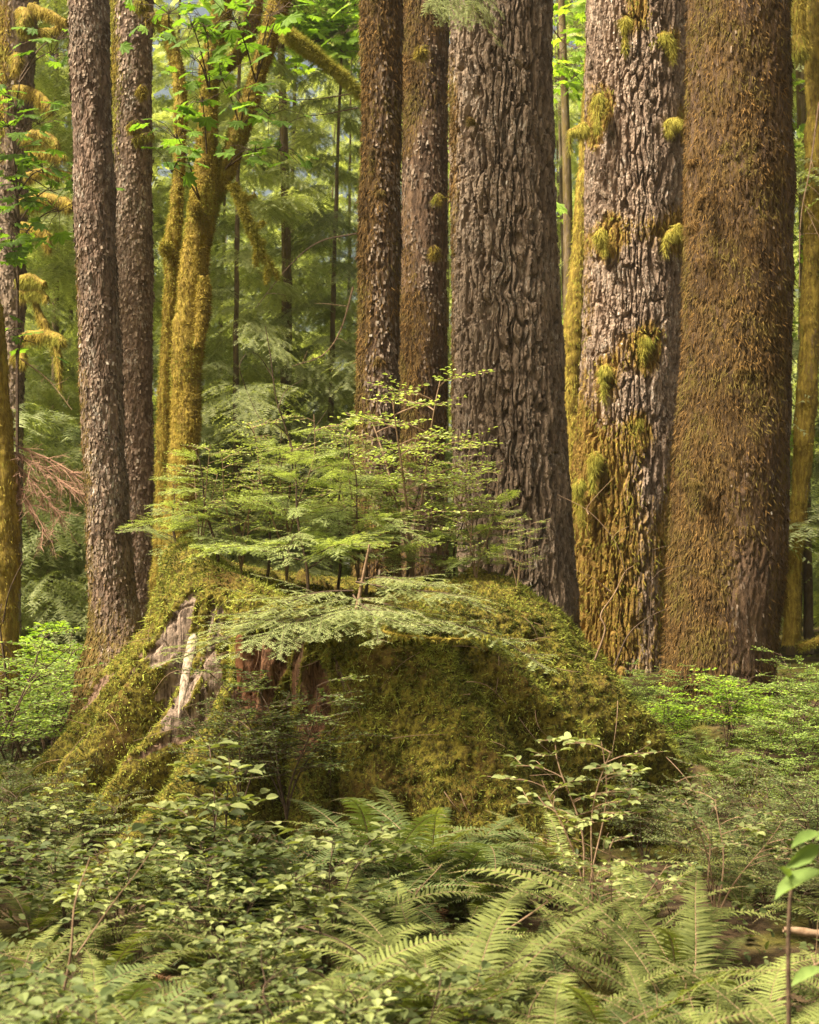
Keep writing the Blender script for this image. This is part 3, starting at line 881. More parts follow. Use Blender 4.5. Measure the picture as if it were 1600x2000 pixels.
mlimb('limb', [(555, 62, 17), (590, 88, 19), (630, 118, 17), (670, 150, 15), (704, 184, 11)], DM - .25, 6500, 'moss_lime', fl=.08, nseg=16, lump=.02)
mlimb('limb', [(455, 360, 17), (470, 395, 16), (488, 440, 19), (510, 490, 14), (545, 545, 6)], DM - .3, 5000, 'moss_lime', fl=.06, nseg=14, lump=.018)
for pts in ([(470, 378), (482, 386), (500, 380)], [(488, 448), (506, 440), (516, 432)], [(490, 455), (505, 470), (518, 472)], [(506, 485), (500, 500), (502, 520)], [(525, 520), (522, 535), (520, 552)]):
    mlimb('branch_stub', [(a, b, w) for (a, b), w in zip(pts, (9, 7, 4))], DM - .32, 600, 'moss_lime', fl=.05, nseg=8, lump=.008)
mlimb('burl', [(398, 540, 20), (398, 570, 34), (396, 620, 34), (388, 680, 20)], DM - .12, 2200, lump=.03, nseg=24)
mlimb('burl', [(374, 768, 26), (370, 790, 44), (368, 850, 50), (362, 910, 24)], DM - .16, 3000, lump=.03, nseg=24)
mlimb('burl', [(378, 392, 12), (380, 402, 22), (378, 422, 14)], DM - .2, 700, lump=.02, nseg=18)
mlimb('burl', [(330, 470, 14), (322, 482, 26), (324, 500, 14)], DM + .1, 900, 'moss_lime', lump=.02, nseg=18)


# ------------------------------------------------------------------ leaves
def leaf_oval(w=.5, fold=.12):
    v = np.array([[0, 0, 0], [-w * .36, .2, fold * .6], [0, .22, 0], [w * .36, .2, fold * .6], [-w * .5, .52, fold], [0, .55, -.01], [w * .5, .52, fold],
                  [-w * .3, .82, fold * .5], [0, .83, -.04], [w * .3, .82, fold * .5], [0, 1, -.08]])
    f3 = np.array([[0, 2, 1], [0, 3, 2], [7, 8, 10], [8, 9, 10]])
    f4 = np.array([[1, 2, 5, 4], [2, 3, 6, 5], [4, 5, 8, 7], [5, 6, 9, 8]])
    return v, [f3, f4]


def leaf_maple():
    pts = []
    for a, L in ((-125, .45), (-104, .36), (-80, .74), (-70, .80), (-56, .58), (-42, .84), (-33, .92), (-18, .62), (-7, .92), (0, 1.0), (7, .92), (18, .62), (33, .92), (42, .84), (56, .58), (70, .80), (80, .74), (104, .36), (125, .45)):
        pts.append((L * math.sin(rad(a)), .32 + .68 * L * math.cos(rad(a)), -.10 * L * L + .04 * math.sin(a)))
    v = np.array([(0, .3, .03)] + pts + [(0, .22, 0)])
    n = len(v)
    f = np.array([[0, i, i + 1] for i in range(1, n - 1)] + [[0, n - 1, 1]])
    return v, [f]


LEAF, LEAFR, MAPLE = leaf_oval(.5), leaf_oval(.66, .1), leaf_maple()


def bough(rng, L=.7, n2=15, ang=52, l2=.5, l3=.07, sp3=.028, sp=.006, nl=.011, nw=.004, droop=.15, ragged=.5, skip=.14, tilt=.16, hang=.0):
    """flat conifer branch along +y: needles (material 0) on a branching twig system (material 1); lengths in metres"""
    mb, tw = MB(), []
    ss = np.linspace(0, 1, 14)
    ph, fr = rng.uniform(0, 6), rng.uniform(3, 6)
    main = np.stack([.04 * L * np.sin(ss * fr + ph) * ss, ss * L, -droop * L * ss ** 2 + .015 * L * np.sin(ss * 8 + ph)], -1)
    at = lambda t: np.array([np.interp(t, ss, main[:, c]) for c in range(3)])
    tw.append((main, .0075 * L))
    for k in range(n2):
        for sg in (-1, 1):
            t = .08 + .9 * (k + rng.uniform(0, .9)) / n2
            if rng.random() < skip:
                continue
            ln = (L * l2 * (1 - t) ** .7 * min(1, (t + .06) * 3) + .05 * L) * (1 + rng.uniform(-ragged, ragged * .8))
            a = rad(ang + rng.uniform(-12, 12)) * (1 - .25 * t)
            u = np.linspace(0, 1, 7)[:, None]
            d = np.array([sg * math.sin(a), math.cos(a), rng.normal() * tilt])
            sec = at(t) + d * ln * u + np.array([0, .16 * ln, 0]) * u ** 2 - np.array([0, 0, ln * rng.uniform(.05, .25 + hang)]) * u ** 2
            tw.append((sec, .0028 * L))
            m = int(max(1, ln / sp3))
            for q in range(m):
                for s3 in (-1, 1):
                    tt = min(.98, (q + rng.uniform(.2, .9)) / m)
                    if rng.random() < skip:
                        continue
                    l_3 = min(l3, ln * .5) * (1 - .75 * tt) * rng.uniform(.5, 1.3) + sp * 3
                    a3 = math.atan2(d[0], d[1] + .3 * tt) + s3 * rad(50 + rng.uniform(-10, 10))
                    pb = np.array([np.interp(tt, u[:, 0], sec[:, c]) for c in range(3)])
                    d3 = np.array([math.sin(a3), math.cos(a3), d[2] * .6 - .12 - hang * .8 + rng.normal() * tilt * .6])
                    w = np.linspace(0, 1, 4)[:, None]
                    tw.append((pb + d3 * l_3 * w - np.array([0, 0, .12 * l_3]) * w ** 2, 0))
    P0, D0, T0, X0 = [], [], [], []
    for path, r in tw:
        seg = np.linalg.norm(np.diff(path, axis=0), axis=1)
        tot = seg.sum()
        n = max(3, int(tot / sp))
        cs = np.concatenate([[0], np.cumsum(seg)])
        al = np.linspace(.02 * tot, tot, n)
        if r > .004:
            al = al[int(n * .3):]
        pp = np.stack([np.interp(al, cs, path[:, c]) for c in range(3)], -1)
        dr = nrmz(np.gradient(pp, axis=0))
        tone = rng.uniform(.1, .75)
        for sg in (-1, 1):
            nx = nrmz(np.stack([dr[:, 1] * sg, -dr[:, 0] * sg, 0 * dr[:, 0]], -1))
            P0.append(pp)
            D0.append(nrmz(nx * .9 + dr * .5 + rng.normal(size=pp.shape) * .14))
            X0.append(dr)
            T0.append(tone + .3 * (al / tot) ** 2)
    P0, D0, T0, X0 = map(np.concatenate, (P0, D0, T0, X0))
    ln = nl * rng.uniform(.65, 1.2, len(P0))
    A = P0 - X0 * nw / 2
    B = P0 + X0 * nw / 2
    C = P0 + D0 * ln[:, None]
    C[:, 2] -= .12 * ln
    mb.add(np.stack([A, B, C], 1).reshape(-1, 3), np.arange(3 * len(A)).reshape(-1, 3), 0, np.repeat(np.clip(T0 + rng.normal(size=len(A)) * .1, 0, 1), 3))
    for path, r in tw:
        if r > 0:
            v, q, _ = tube(path, r * np.linspace(1, .35, len(path)), 4)
            mb.add(v, q, 1, .5)
    return mb


BOUGHS = []
for k in range(7):
    r_ = np.random.default_rng(100 + k)
    L = [.5, .62, .75, .9, .7, .55, 1.05][k]
    BOUGHS.append((L, bough(r_, L, int(6 + L * 12), r_.uniform(46, 58), r_.uniform(.34, .5), r_.uniform(.06, .085), .026, .0058, .0115, .0046, r_.uniform(.10, .32)).mesh('bough', [M['hemlock'], M['twig']])))
COOL = []
for L, me in BOUGHS:
    m2 = me.copy()
    m2.materials[0] = M['hemlock_cool']
    COOL.append((L, m2))


def place_bough(root, start, direction, length, cool=False, roll=0.0, rng=RNG, nm='branch'):
    c = (COOL if cool else BOUGHS)
    L, me = c[int(rng.integers(len(c)))]
    o = bpy.data.objects.new(nm, me)
    S.collection.objects.link(o)
    o.parent = root
    R = frames(np.array([direction], float), np.array([[math.sin(roll), 0, math.cos(roll)]]))[0]
    mtx = Matrix(R.tolist()).to_4x4()
    s = length / L
    o.matrix_local = Matrix.Translation(Vector(start)) @ mtx @ Matrix.Diagonal((s, s, s, 1))
    return o


def sapling(label, base, lean, height, nb, blen, rng, cool=False, droop=.15, r0=.012, group='hemlock saplings on the stump', t0=.2, az_bias=None):
    root = thing('hemlock_sapling', base, label, 'sapling', group)
    s = np.linspace(0, 1, 16)
    path = np.stack([lean[0] * s ** 1.3 + .015 * np.sin(s * 9), lean[1] * s ** 1.3, height * s], -1)
    v, q, _ = tube(path, r0 * np.linspace(1, .25, 16), 6)
    obj('trunk', MB().add(v, q, smooth=True).mesh('sapling_trunk', [M['twig']]), root)
    az = rng.uniform(0, 6.28)
    for k in range(nb):
        t = t0 + (1 - t0) * (k + .5) / nb
        az += 2.4 + rng.uniform(-.4, .4)
        p = np.array([np.interp(t, s, path[:, c]) for c in range(3)])
        d = np.array([math.cos(az), math.sin(az) * .8, rng.uniform(-.15, .6)])
        place_bough(root, p, d, blen * (1.15 - .7 * t) * rng.uniform(.5, 1.3), cool, rng.uniform(-.25, .25), rng)
    return root


rs = np.random.default_rng(5)
for px, py, D, hy, lean, nb, bl, lab in (
        (425, 1110, 8.9, 870, (-.15, 0), 16, .44, 'hemlock sapling on the knob at the left end of the stump top'),
        (600, 1165, 8.7, 850, (-.12, .1), 25, .64, 'bushy hemlock sapling with a bent dark stem, tallest mass on the stump'),
        (520, 1130, 9.3, 830, (.1, 0), 20, .54, 'pale hemlock sapling at the back rim of the stump, left of the bent stem'),
        (715, 1150, 9.0, 880, (-.1, 0), 21, .6, 'hemlock sapling before the reddish mossy trunk'),
        (790, 1140, 9.4, 900, (.12, .05), 19, .54, 'hemlock sapling before the dim rear trunk of the pair'),
        (345, 1100, 9.2, 930, (-.05, .1), 16, .4, 'small hemlock sapling at the left end of the stump before the golden maple stems'),
        (660, 1140, 9.5, 800, (.05, .1), 18, .55, 'hemlock sapling in the middle of the stump top, behind the leaning dead pole'),
        (950, 1150, 9.3, 960, (.05, .05), 14, .42, 'thin hemlock sapling on the stump before the middle of the thick furrowed fir'),
        (880, 1150, 9.5, 980, (.1, .1), 16, .44, 'small hemlock sapling on the stump at the foot of the thick furrowed fir')):
    sapling(lab, P(px, py + 12, D), lean, (py - hy) / F * D, nb, bl, rs)
# the low sapling whose long flat sprays hang in front of the stump face
b = P(690, 1225, 8.05)
SP = thing('hemlock_sapling', b, 'hemlock sapling leaning over the stump front with long flat grey-green sprays', 'sapling', 'hemlock saplings on the stump')
s_ = np.linspace(0, 1, 12)
pth = np.stack([.10 * s_, .02 * np.sin(s_ * 5), .5 * s_], -1)
v, q, _ = tube(pth, .016 * np.linspace(1, .4, 12), 6)
obj('trunk', MB().add(v, q, smooth=True).mesh('sapling_trunk', [M['stem_tan']]), SP)
for (ax, ay, ad), (bx, by, bd), roll in (((680, 1190, 8.0), (345, 1222, 7.35), -.1), ((690, 1150, 8.0), (425, 1200, 7.55), .1), ((695, 1140, 8.05), (960, 1180, 7.6), .1),
                                   ((700, 1175, 8.0), (1070, 1248, 7.5), .15), ((690, 1200, 8.0), (830, 1225, 7.2), .0), ((690, 1195, 8.0), (560, 1240, 7.2), 0),
                                   ((690, 1165, 8.0), (735, 1215, 7.1), .0), ((700, 1130, 8.1), (900, 1150, 7.8), -.1), ((690, 1185, 8.0), (455, 1240, 7.2), .1)):
    pa, pb = P(ax, ay, ad), P(bx, by, bd)
    d = pb - pa
    L = np.linalg.norm(d)
    d[2] += .10 * L
    place_bough(SP, pa - b, d, L, True, roll, rs)


# ------------------------------------------------------------------ shrubs
def shrub_meshes(rng, h=.8, spread=.5, nst=4, nb=9, blen=.3, ntw=6, tlen=.13, leaf=.022, lsp=.017, tmpl=LEAF, t0=.3, flat=.7, r0=.007, lw=1.0):
    stems, P0, D0, N0, T0 = MB(), [], [], [], []
    for k in range(nst):
        az = 2 * PI * k / nst + rng.uniform(-.6, .6)
        out = spread * rng.uniform(.3, 1)
        hh = h * rng.uniform(.7, 1.05)
        s = np.linspace(0, 1, 14)
        wob = .04 * h * np.sin(s * rng.uniform(4, 8) + rng.uniform(0, 6)) * s
        path = np.stack([math.cos(az) * out * s ** 1.4 + wob, math.sin(az) * out * s ** 1.4 - wob, hh * s], -1)
        v, q, _ = tube(path, r0 * np.linspace(1, .3, 14), 5)
        stems.add(v, q)
        for j in range(nb):
            t = t0 + (1 - t0) * (j + rng.uniform(0, 1)) / nb
            p = np.array([np.interp(t, s, path[:, c]) for c in range(3)])
            a2 = rng.uniform(0, 2 * PI)
            bl = blen * (1.2 - .6 * t) * rng.uniform(.6, 1.2)
            u = np.linspace(0, 1, 7)
            bd = np.array([math.cos(a2), math.sin(a2), 0])
            bp = p + bd * bl * u[:, None] + np.array([0, 0, 1.]) * (bl * (.55 * u - .35 * u ** 2))[:, None]
            v, q, _ = tube(bp, r0 * .45 * np.linspace(1, .3, 7), 4)
            stems.add(v, q)
            tws = [(bp[2], nrmz(bp[-1] - bp[1]), bl * .6)]
            for w in range(ntw):
                tt = .25 + .75 * (w + .5) / ntw
                sg = 1 if w % 2 else -1
                pp = np.array([np.interp(tt, u, bp[:, c]) for c in range(3)])
                nx = np.array([-bd[1] * sg, bd[0] * sg, 0])
                tws.append((pp, nrmz(bd * .7 + nx * .8 + np.array([0, 0, rng.uniform(-.05, .35)])), tlen * rng.uniform(.6, 1.25)))
            for pp, td, tl in tws:
                v, q, _ = tube(pp + td * tl * np.linspace(0, 1, 3)[:, None], r0 * .2 * np.ones(3), 3)
                stems.add(v, q)
                n = max(3, int(tl / lsp))
                at = np.linspace(.12, 1, n)
                nx = nrmz(np.cross(td, [0, 0, 1.]))
                sg = np.where(np.arange(n) % 2, 1, -1)[:, None]
                P0.append(pp + td * tl * at[:, None])
                D0.append(td * .65 + nx * sg * .8 + rng.normal(size=(n, 3)) * .15)
                N0.append(np.array([0, 0, 1.]) + rng.normal(size=(n, 3)) * (1 - flat))
                T0.append(np.clip(rng.uniform(.1, .9) + rng.normal(size=n) * .2, 0, 1))
    P0, D0, N0, T0 = map(np.concatenate, (P0, D0, N0, T0))
    R = frames(D0, N0)
    v, fs = inst(tmpl[0] * np.array([lw, 1, 1]), tmpl[1], R, P0, leaf * rng.uniform(.6, 1.3, len(P0)))
    leaves = MB().add(v, fs, tint=np.repeat(T0, len(tmpl[0])))
    return stems, leaves


def shrub_proto(name, seed, smat, lmat, **kw):
    st, lv = shrub_meshes(np.random.default_rng(seed), **kw)
    return (name, st.mesh(name + '_stems', [M[smat]]), lv.mesh(name + '_leaves', [M[lmat]]))


def put_shrub(proto, loc, label, cat, group=None, rz=0.0, sc=1.0, tilt=(0, 0), lmat=None):
    nm, st, lv = proto
    r = thing(nm, loc, label, cat, group)
    r.rotation_euler = (tilt[0], tilt[1], rz)
    r.scale = (sc,) * 3
    obj('stems', st, r)
    obj('leaves', lv, r)
    return r


HUCK = [shrub_proto('huckleberry_shrub', 200 + k, 'twig', 'berry_leaf', h=.85, spread=.45, nst=5, nb=9, blen=.34, ntw=7, tlen=.15, leaf=.024) for k in range(4)]
HUCKP = [shrub_proto('huckleberry_shrub', 230 + k, 'stem_tan', 'hemlock', h=.9, spread=.3, nst=3, nb=10, blen=.28, ntw=6, tlen=.13, leaf=.022) for k in range(2)]
OVAL = [shrub_proto('oval_leaf_shrub', 260 + k, 'twig', 'pale_leaf', h=.62, spread=.30, nst=4, nb=6, blen=.24, ntw=4, tlen=.12, leaf=.060, lsp=.042, tmpl=LEAFR, r0=.006, flat=.70, t0=.50, lw=.9) for k in range(4)]
OVALG = [shrub_proto('oval_leaf_shrub', 280 + k, 'twig', 'berry_leaf', h=.56, spread=.34, nst=4, nb=6, blen=.22, ntw=4, tlen=.12, leaf=.056, lsp=.040, tmpl=LEAFR, r0=.006, flat=.68, t0=.45, lw=.85) for k in range(3)]
SPARSE = [shrub_proto('sunlit_shrub', 290 + k, 'stem_tan', 'pale_leaf', h=.80, spread=.34, nst=4, nb=6, blen=.26, ntw=3, tlen=.10, leaf=.046, lsp=.032, t0=.55, r0=.006, flat=.62) for k in range(2)]
HUCKR = [shrub_proto('huckleberry_shrub', 240 + k, 'twig', 'thicket_leaf', h=.85, spread=.45, nst=5, nb=9, blen=.34, ntw=7, tlen=.15, leaf=.026) for k in range(3)]
GREEN = [shrub_proto('leafy_shrub', 300 + k, 'twig', 'bright_leaf', h=.9, spread=.5, nst=4, nb=9, blen=.35, ntw=6, tlen=.16, leaf=.045, lsp=.035, flat=.75) for k in range(3)]

rh = np.random.default_rng(42)
# on the stump top
for px, py, D, sc, rz, lab in ((560, 1120, 9.2, 1.25, .3, 'sparse huckleberry rising above the hemlock sprays left of the pair of brown trunks'),
                               (470, 1110, 9.0, .95, 1.4, 'fine-leaved huckleberry on the left part of the stump top'),
                               (700, 1125, 9.4, 1.15, 5.0, 'airy huckleberry in the middle of the stump top among the hemlock sprays'),
                               (860, 1130, 9.5, 1.2, 3.3, 'airy huckleberry between the dim rear trunk and the thick furrowed fir'),
                               (805, 1130, 9.3, 1.85, 2.2, 'tall thin huckleberry shoot in front of the dim rear trunk'),
                               (930, 1130, 9.2, .95, 4.0, 'huckleberry spreading in front of the thick furrowed fir'),
                               (1010, 1140, 9.0, .55, .6, 'small huckleberry on the right brow of the mossy stump'),
                               (390, 1090, 9.0, .9, 2.6, 'huckleberry with yellowish leaves before the golden mossy maple')):
    put_shrub(HUCKP[int(px) % 2], P(px, py + 15, D), lab, 'shrub', 'huckleberries on the stump top', rz, sc)
# hanging on the stump face
put_shrub(HUCK[0], P(560, 1600, 7.35), 'fine-leaved huckleberry spreading over the dark front face of the stump', 'shrub', None, .4, 1.0)
put_shrub(HUCK[2], P(470, 1600, 7.3), 'smaller huckleberry beside the mossy toe of the stump', 'shrub', None, 2.4, .8)
# right-hand understorey
for k, (px, py, D, sc) in enumerate(((1500, 1440, 9.9, 1.0), (1570, 1430, 10.4, 1.1), (1430, 1480, 10.2, .9), (1560, 1560, 8.8, .95), (1330, 1480, 10.6, .8), (1230, 1440, 11.5, .8),
                                     (1190, 1400, 12.6, .9), (1620, 1480, 9.4, 1.05), (1290, 1420, 11.2, .9), (1490, 1520, 9.2, .6), (1420, 1500, 8.8, .5), (1560, 1500, 8.4, .55), (1350, 1500, 9.6, .5), (1600, 1500, 7.9, .6))):
    p = P(px, py, D)
    p[2] = G(p[0], p[1]) - .03
    put_shrub(HUCKR[k % 3], p, 'small-leaved huckleberry in the green thicket at the foot of the massive brown trunk', 'shrub', 'huckleberry thicket on the right', rh.uniform(0, 6), sc * (.72 if D > 9.5 else .85))
for k, (px, py, D, sc) in enumerate(((1300, 1420, 10.3, .62), (1420, 1400, 10.0, .7), (1230, 1380, 10.6, .6), (1500, 1460, 9.6, .5))):
    p = P(px, py, D)
    p[2] = G(p[0], p[1]) - .03
    put_shrub(GREEN[k % 3], p, 'bright green leafy shrub mixed into the thicket below the massive brown trunk', 'shrub', 'bright shrubs on the right', rh.uniform(0, 6), sc)
# left-hand understorey
for k, (px, D, sc) in enumerate(((20, 9.6, 1.3), (95, 10.8, 1.3), (-40, 8.8, 1.3), (140, 12.4, 1.3))):
    p = P(px, 1500, D)
    p[2] = G(p[0], p[1]) - .03
    put_shrub(HUCKR[k % 3], p, 'tall fine-leaved huckleberry in the bright gap left of the stump', 'shrub', 'huckleberries left of the stump', rh.uniform(0, 6), sc)
for k, (px, D, sc) in enumerate(((110, 14.0, 1.6), (20, 15.0, 1.8), (160, 15.5, 1.5), (-30, 13.2, 1.4), (60, 17, 1.9), (130, 19, 1.8))):
    p = P(px, 1500, D)
    p[2] = G(p[0], p[1]) - .05
    put_shrub(GREEN[k % 3], p, 'bright yellow-green shrub in the lit clearing behind the left side of the stump', 'shrub', 'bright shrubs in the left clearing', rh.uniform(0, 6), sc)

# foreground shrubs, the ones that stand out
put_shrub(OVAL[0], P(640, 2010, 5.3) * np.array([1, 1, 0]), 'oval-leaved shrub with a dark forked stem, before the left front of the stump', 'shrub', None, .5, .95)
put_shrub(OVAL[1], P(420, 1900, 6.2) * np.array([1, 1, 0]), 'pale shrub reaching up to the mossy toe of the stump', 'shrub', None, 2.0, 1.25)
put_shrub(SPARSE[0], P(1150, 1880, 6.0) * np.array([1, 1, 0]), 'sunlit pale shrub with spreading branches before the right flank of the stump', 'shrub', None, 3.3, 1.12)
put_shrub(SPARSE[1], P(1400, 1880, 6.2) * np.array([1, 1, 0]), 'second sunlit pale shrub, right of the one before the stump flank', 'shrub', None, 4.0, .95)
put_shrub(SPARSE[1], P(1190, 1900, 5.5) * np.array([1, 1, 0]), 'dark-stemmed shrub among the ferns below the sunlit shrubs', 'shrub', None, 5.0, .75)

for k, (px, D, sc) in enumerate(((1260, 7.6, .62), (1340, 7.3, .6), (1450, 7.5, .7), (1540, 7.2, .72), (1620, 6.8, .75), (1390, 6.7, .5), (1500, 6.4, .52), (1590, 6.0, .55),
                                 (60, 7.7, .6), (180, 7.4, .5), (-20, 7.0, .7), (1080, 6.7, .42), (960, 6.5, .4))):
    p = P(px, 2000, D)
    put_shrub(HUCK[k % 4], (p[0], p[1], G(p[0], p[1]) - .03), 'low fine-leaved huckleberry growing up through the ferns at the stump foot', 'shrub', 'low huckleberries among the ferns', k * 1.7, sc)
STUMP_R = 2.25


def clear(x, y, r=STUMP_R):
    return math.hypot(x - SC[0], y - SC[1]) > r


cnt = 0
while cnt < 17:
    D = rh.uniform(3.3, 8.0)
    px = rh.uniform(-120, 1720)
    leftness = sstep(950, 350, px)
    if rh.random() > .15 + .85 * leftness:
        continue
    p = P(px, 2000, D)
    if not clear(p[0], p[1]):
        continue
    sc = rh.uniform(.7, 1.05) * (1 if D > 4.6 else .85)
    pr = (OVAL + OVALG * 2)[int(rh.integers(10))]
    put_shrub(pr, (p[0], p[1], G(p[0], p[1]) - .02), 'oval-leaved shrub tangled among its neighbours in the foreground thicket', 'shrub', 'shrubs of the foreground thicket', rh.uniform(0, 6.28), sc)
    cnt += 1


# ------------------------------------------------------------------ sword ferns
def frond_mesh(rng, L, a0, a1, npin=40, wmax=.085, mat='fern', twist=0.0):
    n = 40
    s = np.linspace(0, 1, n)
    phi = np.radians(a0 + (a1 - a0) * s ** 1.25)
    side_ = .06 * np.sin(s * 3 + rng.uniform(0, 6)) * s * L
    ds = L / (n - 1)
    y = np.concatenate([[0], np.cumsum(np.sin(phi[:-1]) * ds)])
    z = np.concatenate([[0], np.cumsum(np.cos(phi[:-1]) * ds)])
    path = np.stack([side_, y, z], -1)
    mb = MB()
    v, q, _ = tube(path, .0032 * np.linspace(1, .25, n), 4)
    mb.add(v, q, 1)
    tg = nrmz(np.gradient(path, axis=0))
    at = np.linspace(.13, .995, npin)
    pp = np.stack([np.interp(at, s, path[:, c]) for c in range(3)], -1)
    tt = nrmz(np.stack([np.interp(at, s, tg[:, c]) for c in range(3)], -1))
    X = np.array([1., 0, 0])
    N = nrmz(np.cross(np.broadcast_to(X, tt.shape), tt))
    X_ = nrmz(np.cross(tt, N))
    ln = wmax * np.clip(np.interp(at, [.1, .2, .35, .55, .8, 1], [.55, .85, 1, .92, .55, .06]), 0, 1)
    tv = np.array([[-.5, 0, 0], [.5, 0, 0], [.62, .12, .04], [-.42, .12, .04], [.48, .5, .06], [-.36, .5, .06], [.22, .82, .02], [-.14, .82, .02], [.12, 1, -.06]])
    tf = [np.array([[0, 1, 2, 3], [3, 2, 4, 5], [5, 4, 6, 7]]), np.array([[7, 6, 8]])]
    for sg in (-1, 1):
        d = X_ * sg + tt * .28 + N * rng.uniform(-.12, .12, (npin, 1)) + rng.normal(size=(npin, 3)) * .05
        R = frames(d, N + X_ * sg * .25 + rng.normal(size=(npin, 3)) * .10)
        keep = rng.random(npin) > .03
        lw = ln * rng.uniform(.88, 1.1, npin)
        sc = np.stack([np.minimum(.0105 * L / .8, lw * .26) * (1 if sg > 0 else -1), lw, lw], -1)
        w, fs = inst(tv, tf, R[keep], pp[keep], sc[keep])
        mb.add(w, fs, 0, np.repeat(np.clip(.5 + .25 * at[keep] + rng.normal(size=keep.sum()) * .12, 0, 1), len(tv)))
    return mb.mesh('frond', [M[mat], M['stem_tan']])


FROND, FRONDK = [], []
for k in range(9):
    r_ = np.random.default_rng(400 + k)
    L = r_.uniform(.62, .95)
    me = frond_mesh(r_, L, r_.uniform(28, 52), r_.uniform(85, 128), int(36 + 10 * L), r_.uniform(.075, .10))
    FROND.append(me)
    m2 = me.copy()
    m2.materials[0] = M['fern_dark']
    FRONDK.append(m2)
DEAD = [frond_mesh(np.random.default_rng(450 + k), .6, 50, 150, 36, .06, 'dead_fern') for k in range(2)]


def fern(loc, label, rng, n=12, sc=1.0, group=None, dark=False, az=None, arc=2 * PI, dead=0):
    r = thing('sword_fern', loc, label, 'fern', group)
    r.scale = (sc,) * 3
    lst = FRONDK if dark else FROND
    for k in range(n + dead):
        a = (rng.uniform(0, 6.28) if az is None else az - arc / 2) + (k + rng.uniform(-.3, .3)) * arc / n
        o = bpy.data.objects.new('frond' if k < n else 'dead_frond', lst[int(rng.integers(9))] if k < n else DEAD[k % 2])
        S.collection.objects.link(o)
        o.parent = r
        o.rotation_euler = (rng.uniform(-.22, .12), rng.uniform(-.15, .15), a)
        s = rng.uniform(.72, 1.12)
        o.scale = (s, s, s)
    return r


rf = np.random.default_rng(77)
g0 = lambda p: np.array([p[0], p[1], G(p[0], p[1]) - .02])
for px, D, n, sc, dark, lab in ((745, 6.7, 18, 1.35, True, 'large dark blue-green sword fern fanned out at the middle foot of the stump'),
                                (880, 6.6, 12, 1.2, True, 'dark sword fern just right of the large fanned one at the stump foot'),
                                (500, 6.75, 10, 1.25, True, 'sword fern with a frond held up against the left front of the stump'),
                                (1335, 8.2, 8, .85, True, 'dark sword fern at the right end of the stump'),
                                (1500, 7.6, 10, .9, True, 'dark sword fern under the huckleberries on the right'),
                                (130, 7.6, 8, .8, False, 'sword fern beside the left root of the stump'),
                                (610, 5.35, 12, 1.0, False, 'yellow-green sword fern in front of the large dark fern'),
                                (360, 3.9, 12, .8, False, 'sword fern arching at the bottom edge of the photo, left of the middle')):
    fern(g0(P(px, 2000, D)), lab, rf, n, sc, 'sword ferns', dark, dead=2 if dark else 1)
for k, (px, D, sc, dk) in enumerate(((1470, 8.3, .7, True), (1570, 8.6, .75, True), (1400, 9.2, .65, True), (1530, 9.4, .6, False), (1620, 7.8, .8, False), (30, 8.6, .7, False), (-30, 9.4, .8, True), (90, 8.8, .6, True))):
    fern(g0(P(px, 2000, D)), 'small sword fern on the mossy ground beside the stump', rf, 9, sc, 'small ferns beside the stump', dk)
cnt = 0
while cnt < 72:
    D = rf.uniform(3.4, 7.3)
    px = rf.uniform(-60, 1720)
    if rf.random() > .6 + .4 * sstep(250, 700, px):
        continue
    p = g0(P(px, 2000, D))
    if not clear(p[0], p[1], 2.35):
        continue
    fern(p, 'sword fern overlapping its neighbours in the foreground fern bed', rf, int(rf.integers(9, 14)), rf.uniform(.6, 1.2) * (1 if D > 4.3 else .85), 'sword ferns of the foreground bed',
         rf.random() < .22, dead=int(rf.random() < .7))
    cnt += 1


# ------------------------------------------------------------------ background forest
def conifer_proto(seed, H=13.0, nb=70, L=2.1, mat='back_leaf'):
    rng = np.random.default_rng(seed)
    bs = [bough(np.random.default_rng(seed * 10 + k), 2.0, 15, 50, .42, .30, .10, .032, .062, .024, rng.uniform(.25, .6), .5, .14, .2, .5) for k in range(5)]
    root_mb, tr = MB(), MB()
    s = np.linspace(0, 1, 40)
    path = np.stack([.06 * np.sin(s * 5 + seed), .06 * np.sin(s * 4), H * s], -1)
    v, q, _ = tube(path, .06 * np.linspace(1.15, .15, 40), 12)
    v = v + .015 * np.stack([vnoise(v * 9, 1), vnoise(v * 9, 2), 0 * v[:, 0]], -1)
    tr.add(v, q, tint=vnoise(v * 5, 3) * .5 + .5, moss=.35, smooth=True)
    az = 0
    for k in range(nb):
        t = .07 + .9 * (k + rng.uniform(0, 1)) / nb
        az += 2.4 + rng.uniform(-.6, .6)
        ln = L * (1.15 - .8 * t) * rng.uniform(.5, 1.2)
        d = np.array([math.cos(az), math.sin(az), rng.uniform(-.15, .3)])
        R = frames(d[None], np.array([[0, 0, 1.]]))[0]
        b = bs[k % 5]
        bv = np.concatenate(b.v) * (ln / 2.0)
        vv = bv @ R.T + np.array([0, 0, H * t])
        o = 0
        ma = np.concatenate([m for m in b.m])
        ff3 = [f for f in b.f if f.shape[1] == 3]
        root_mb.add(vv, [ff3[0]], 0, np.clip(np.concatenate(b.t) + rng.uniform(-.3, .3), 0, 1))
    return tr.mesh('conifer_trunk', [M['bark_dark']]), root_mb.mesh('conifer_crown', [M[mat]])


CON = [conifer_proto(k + 1, H, nb, L) for k, (H, nb, L) in enumerate(((14, 66, 2.6), (17, 76, 2.9), (12, 58, 2.4)))]
rb = np.random.default_rng(9)
ci = 0


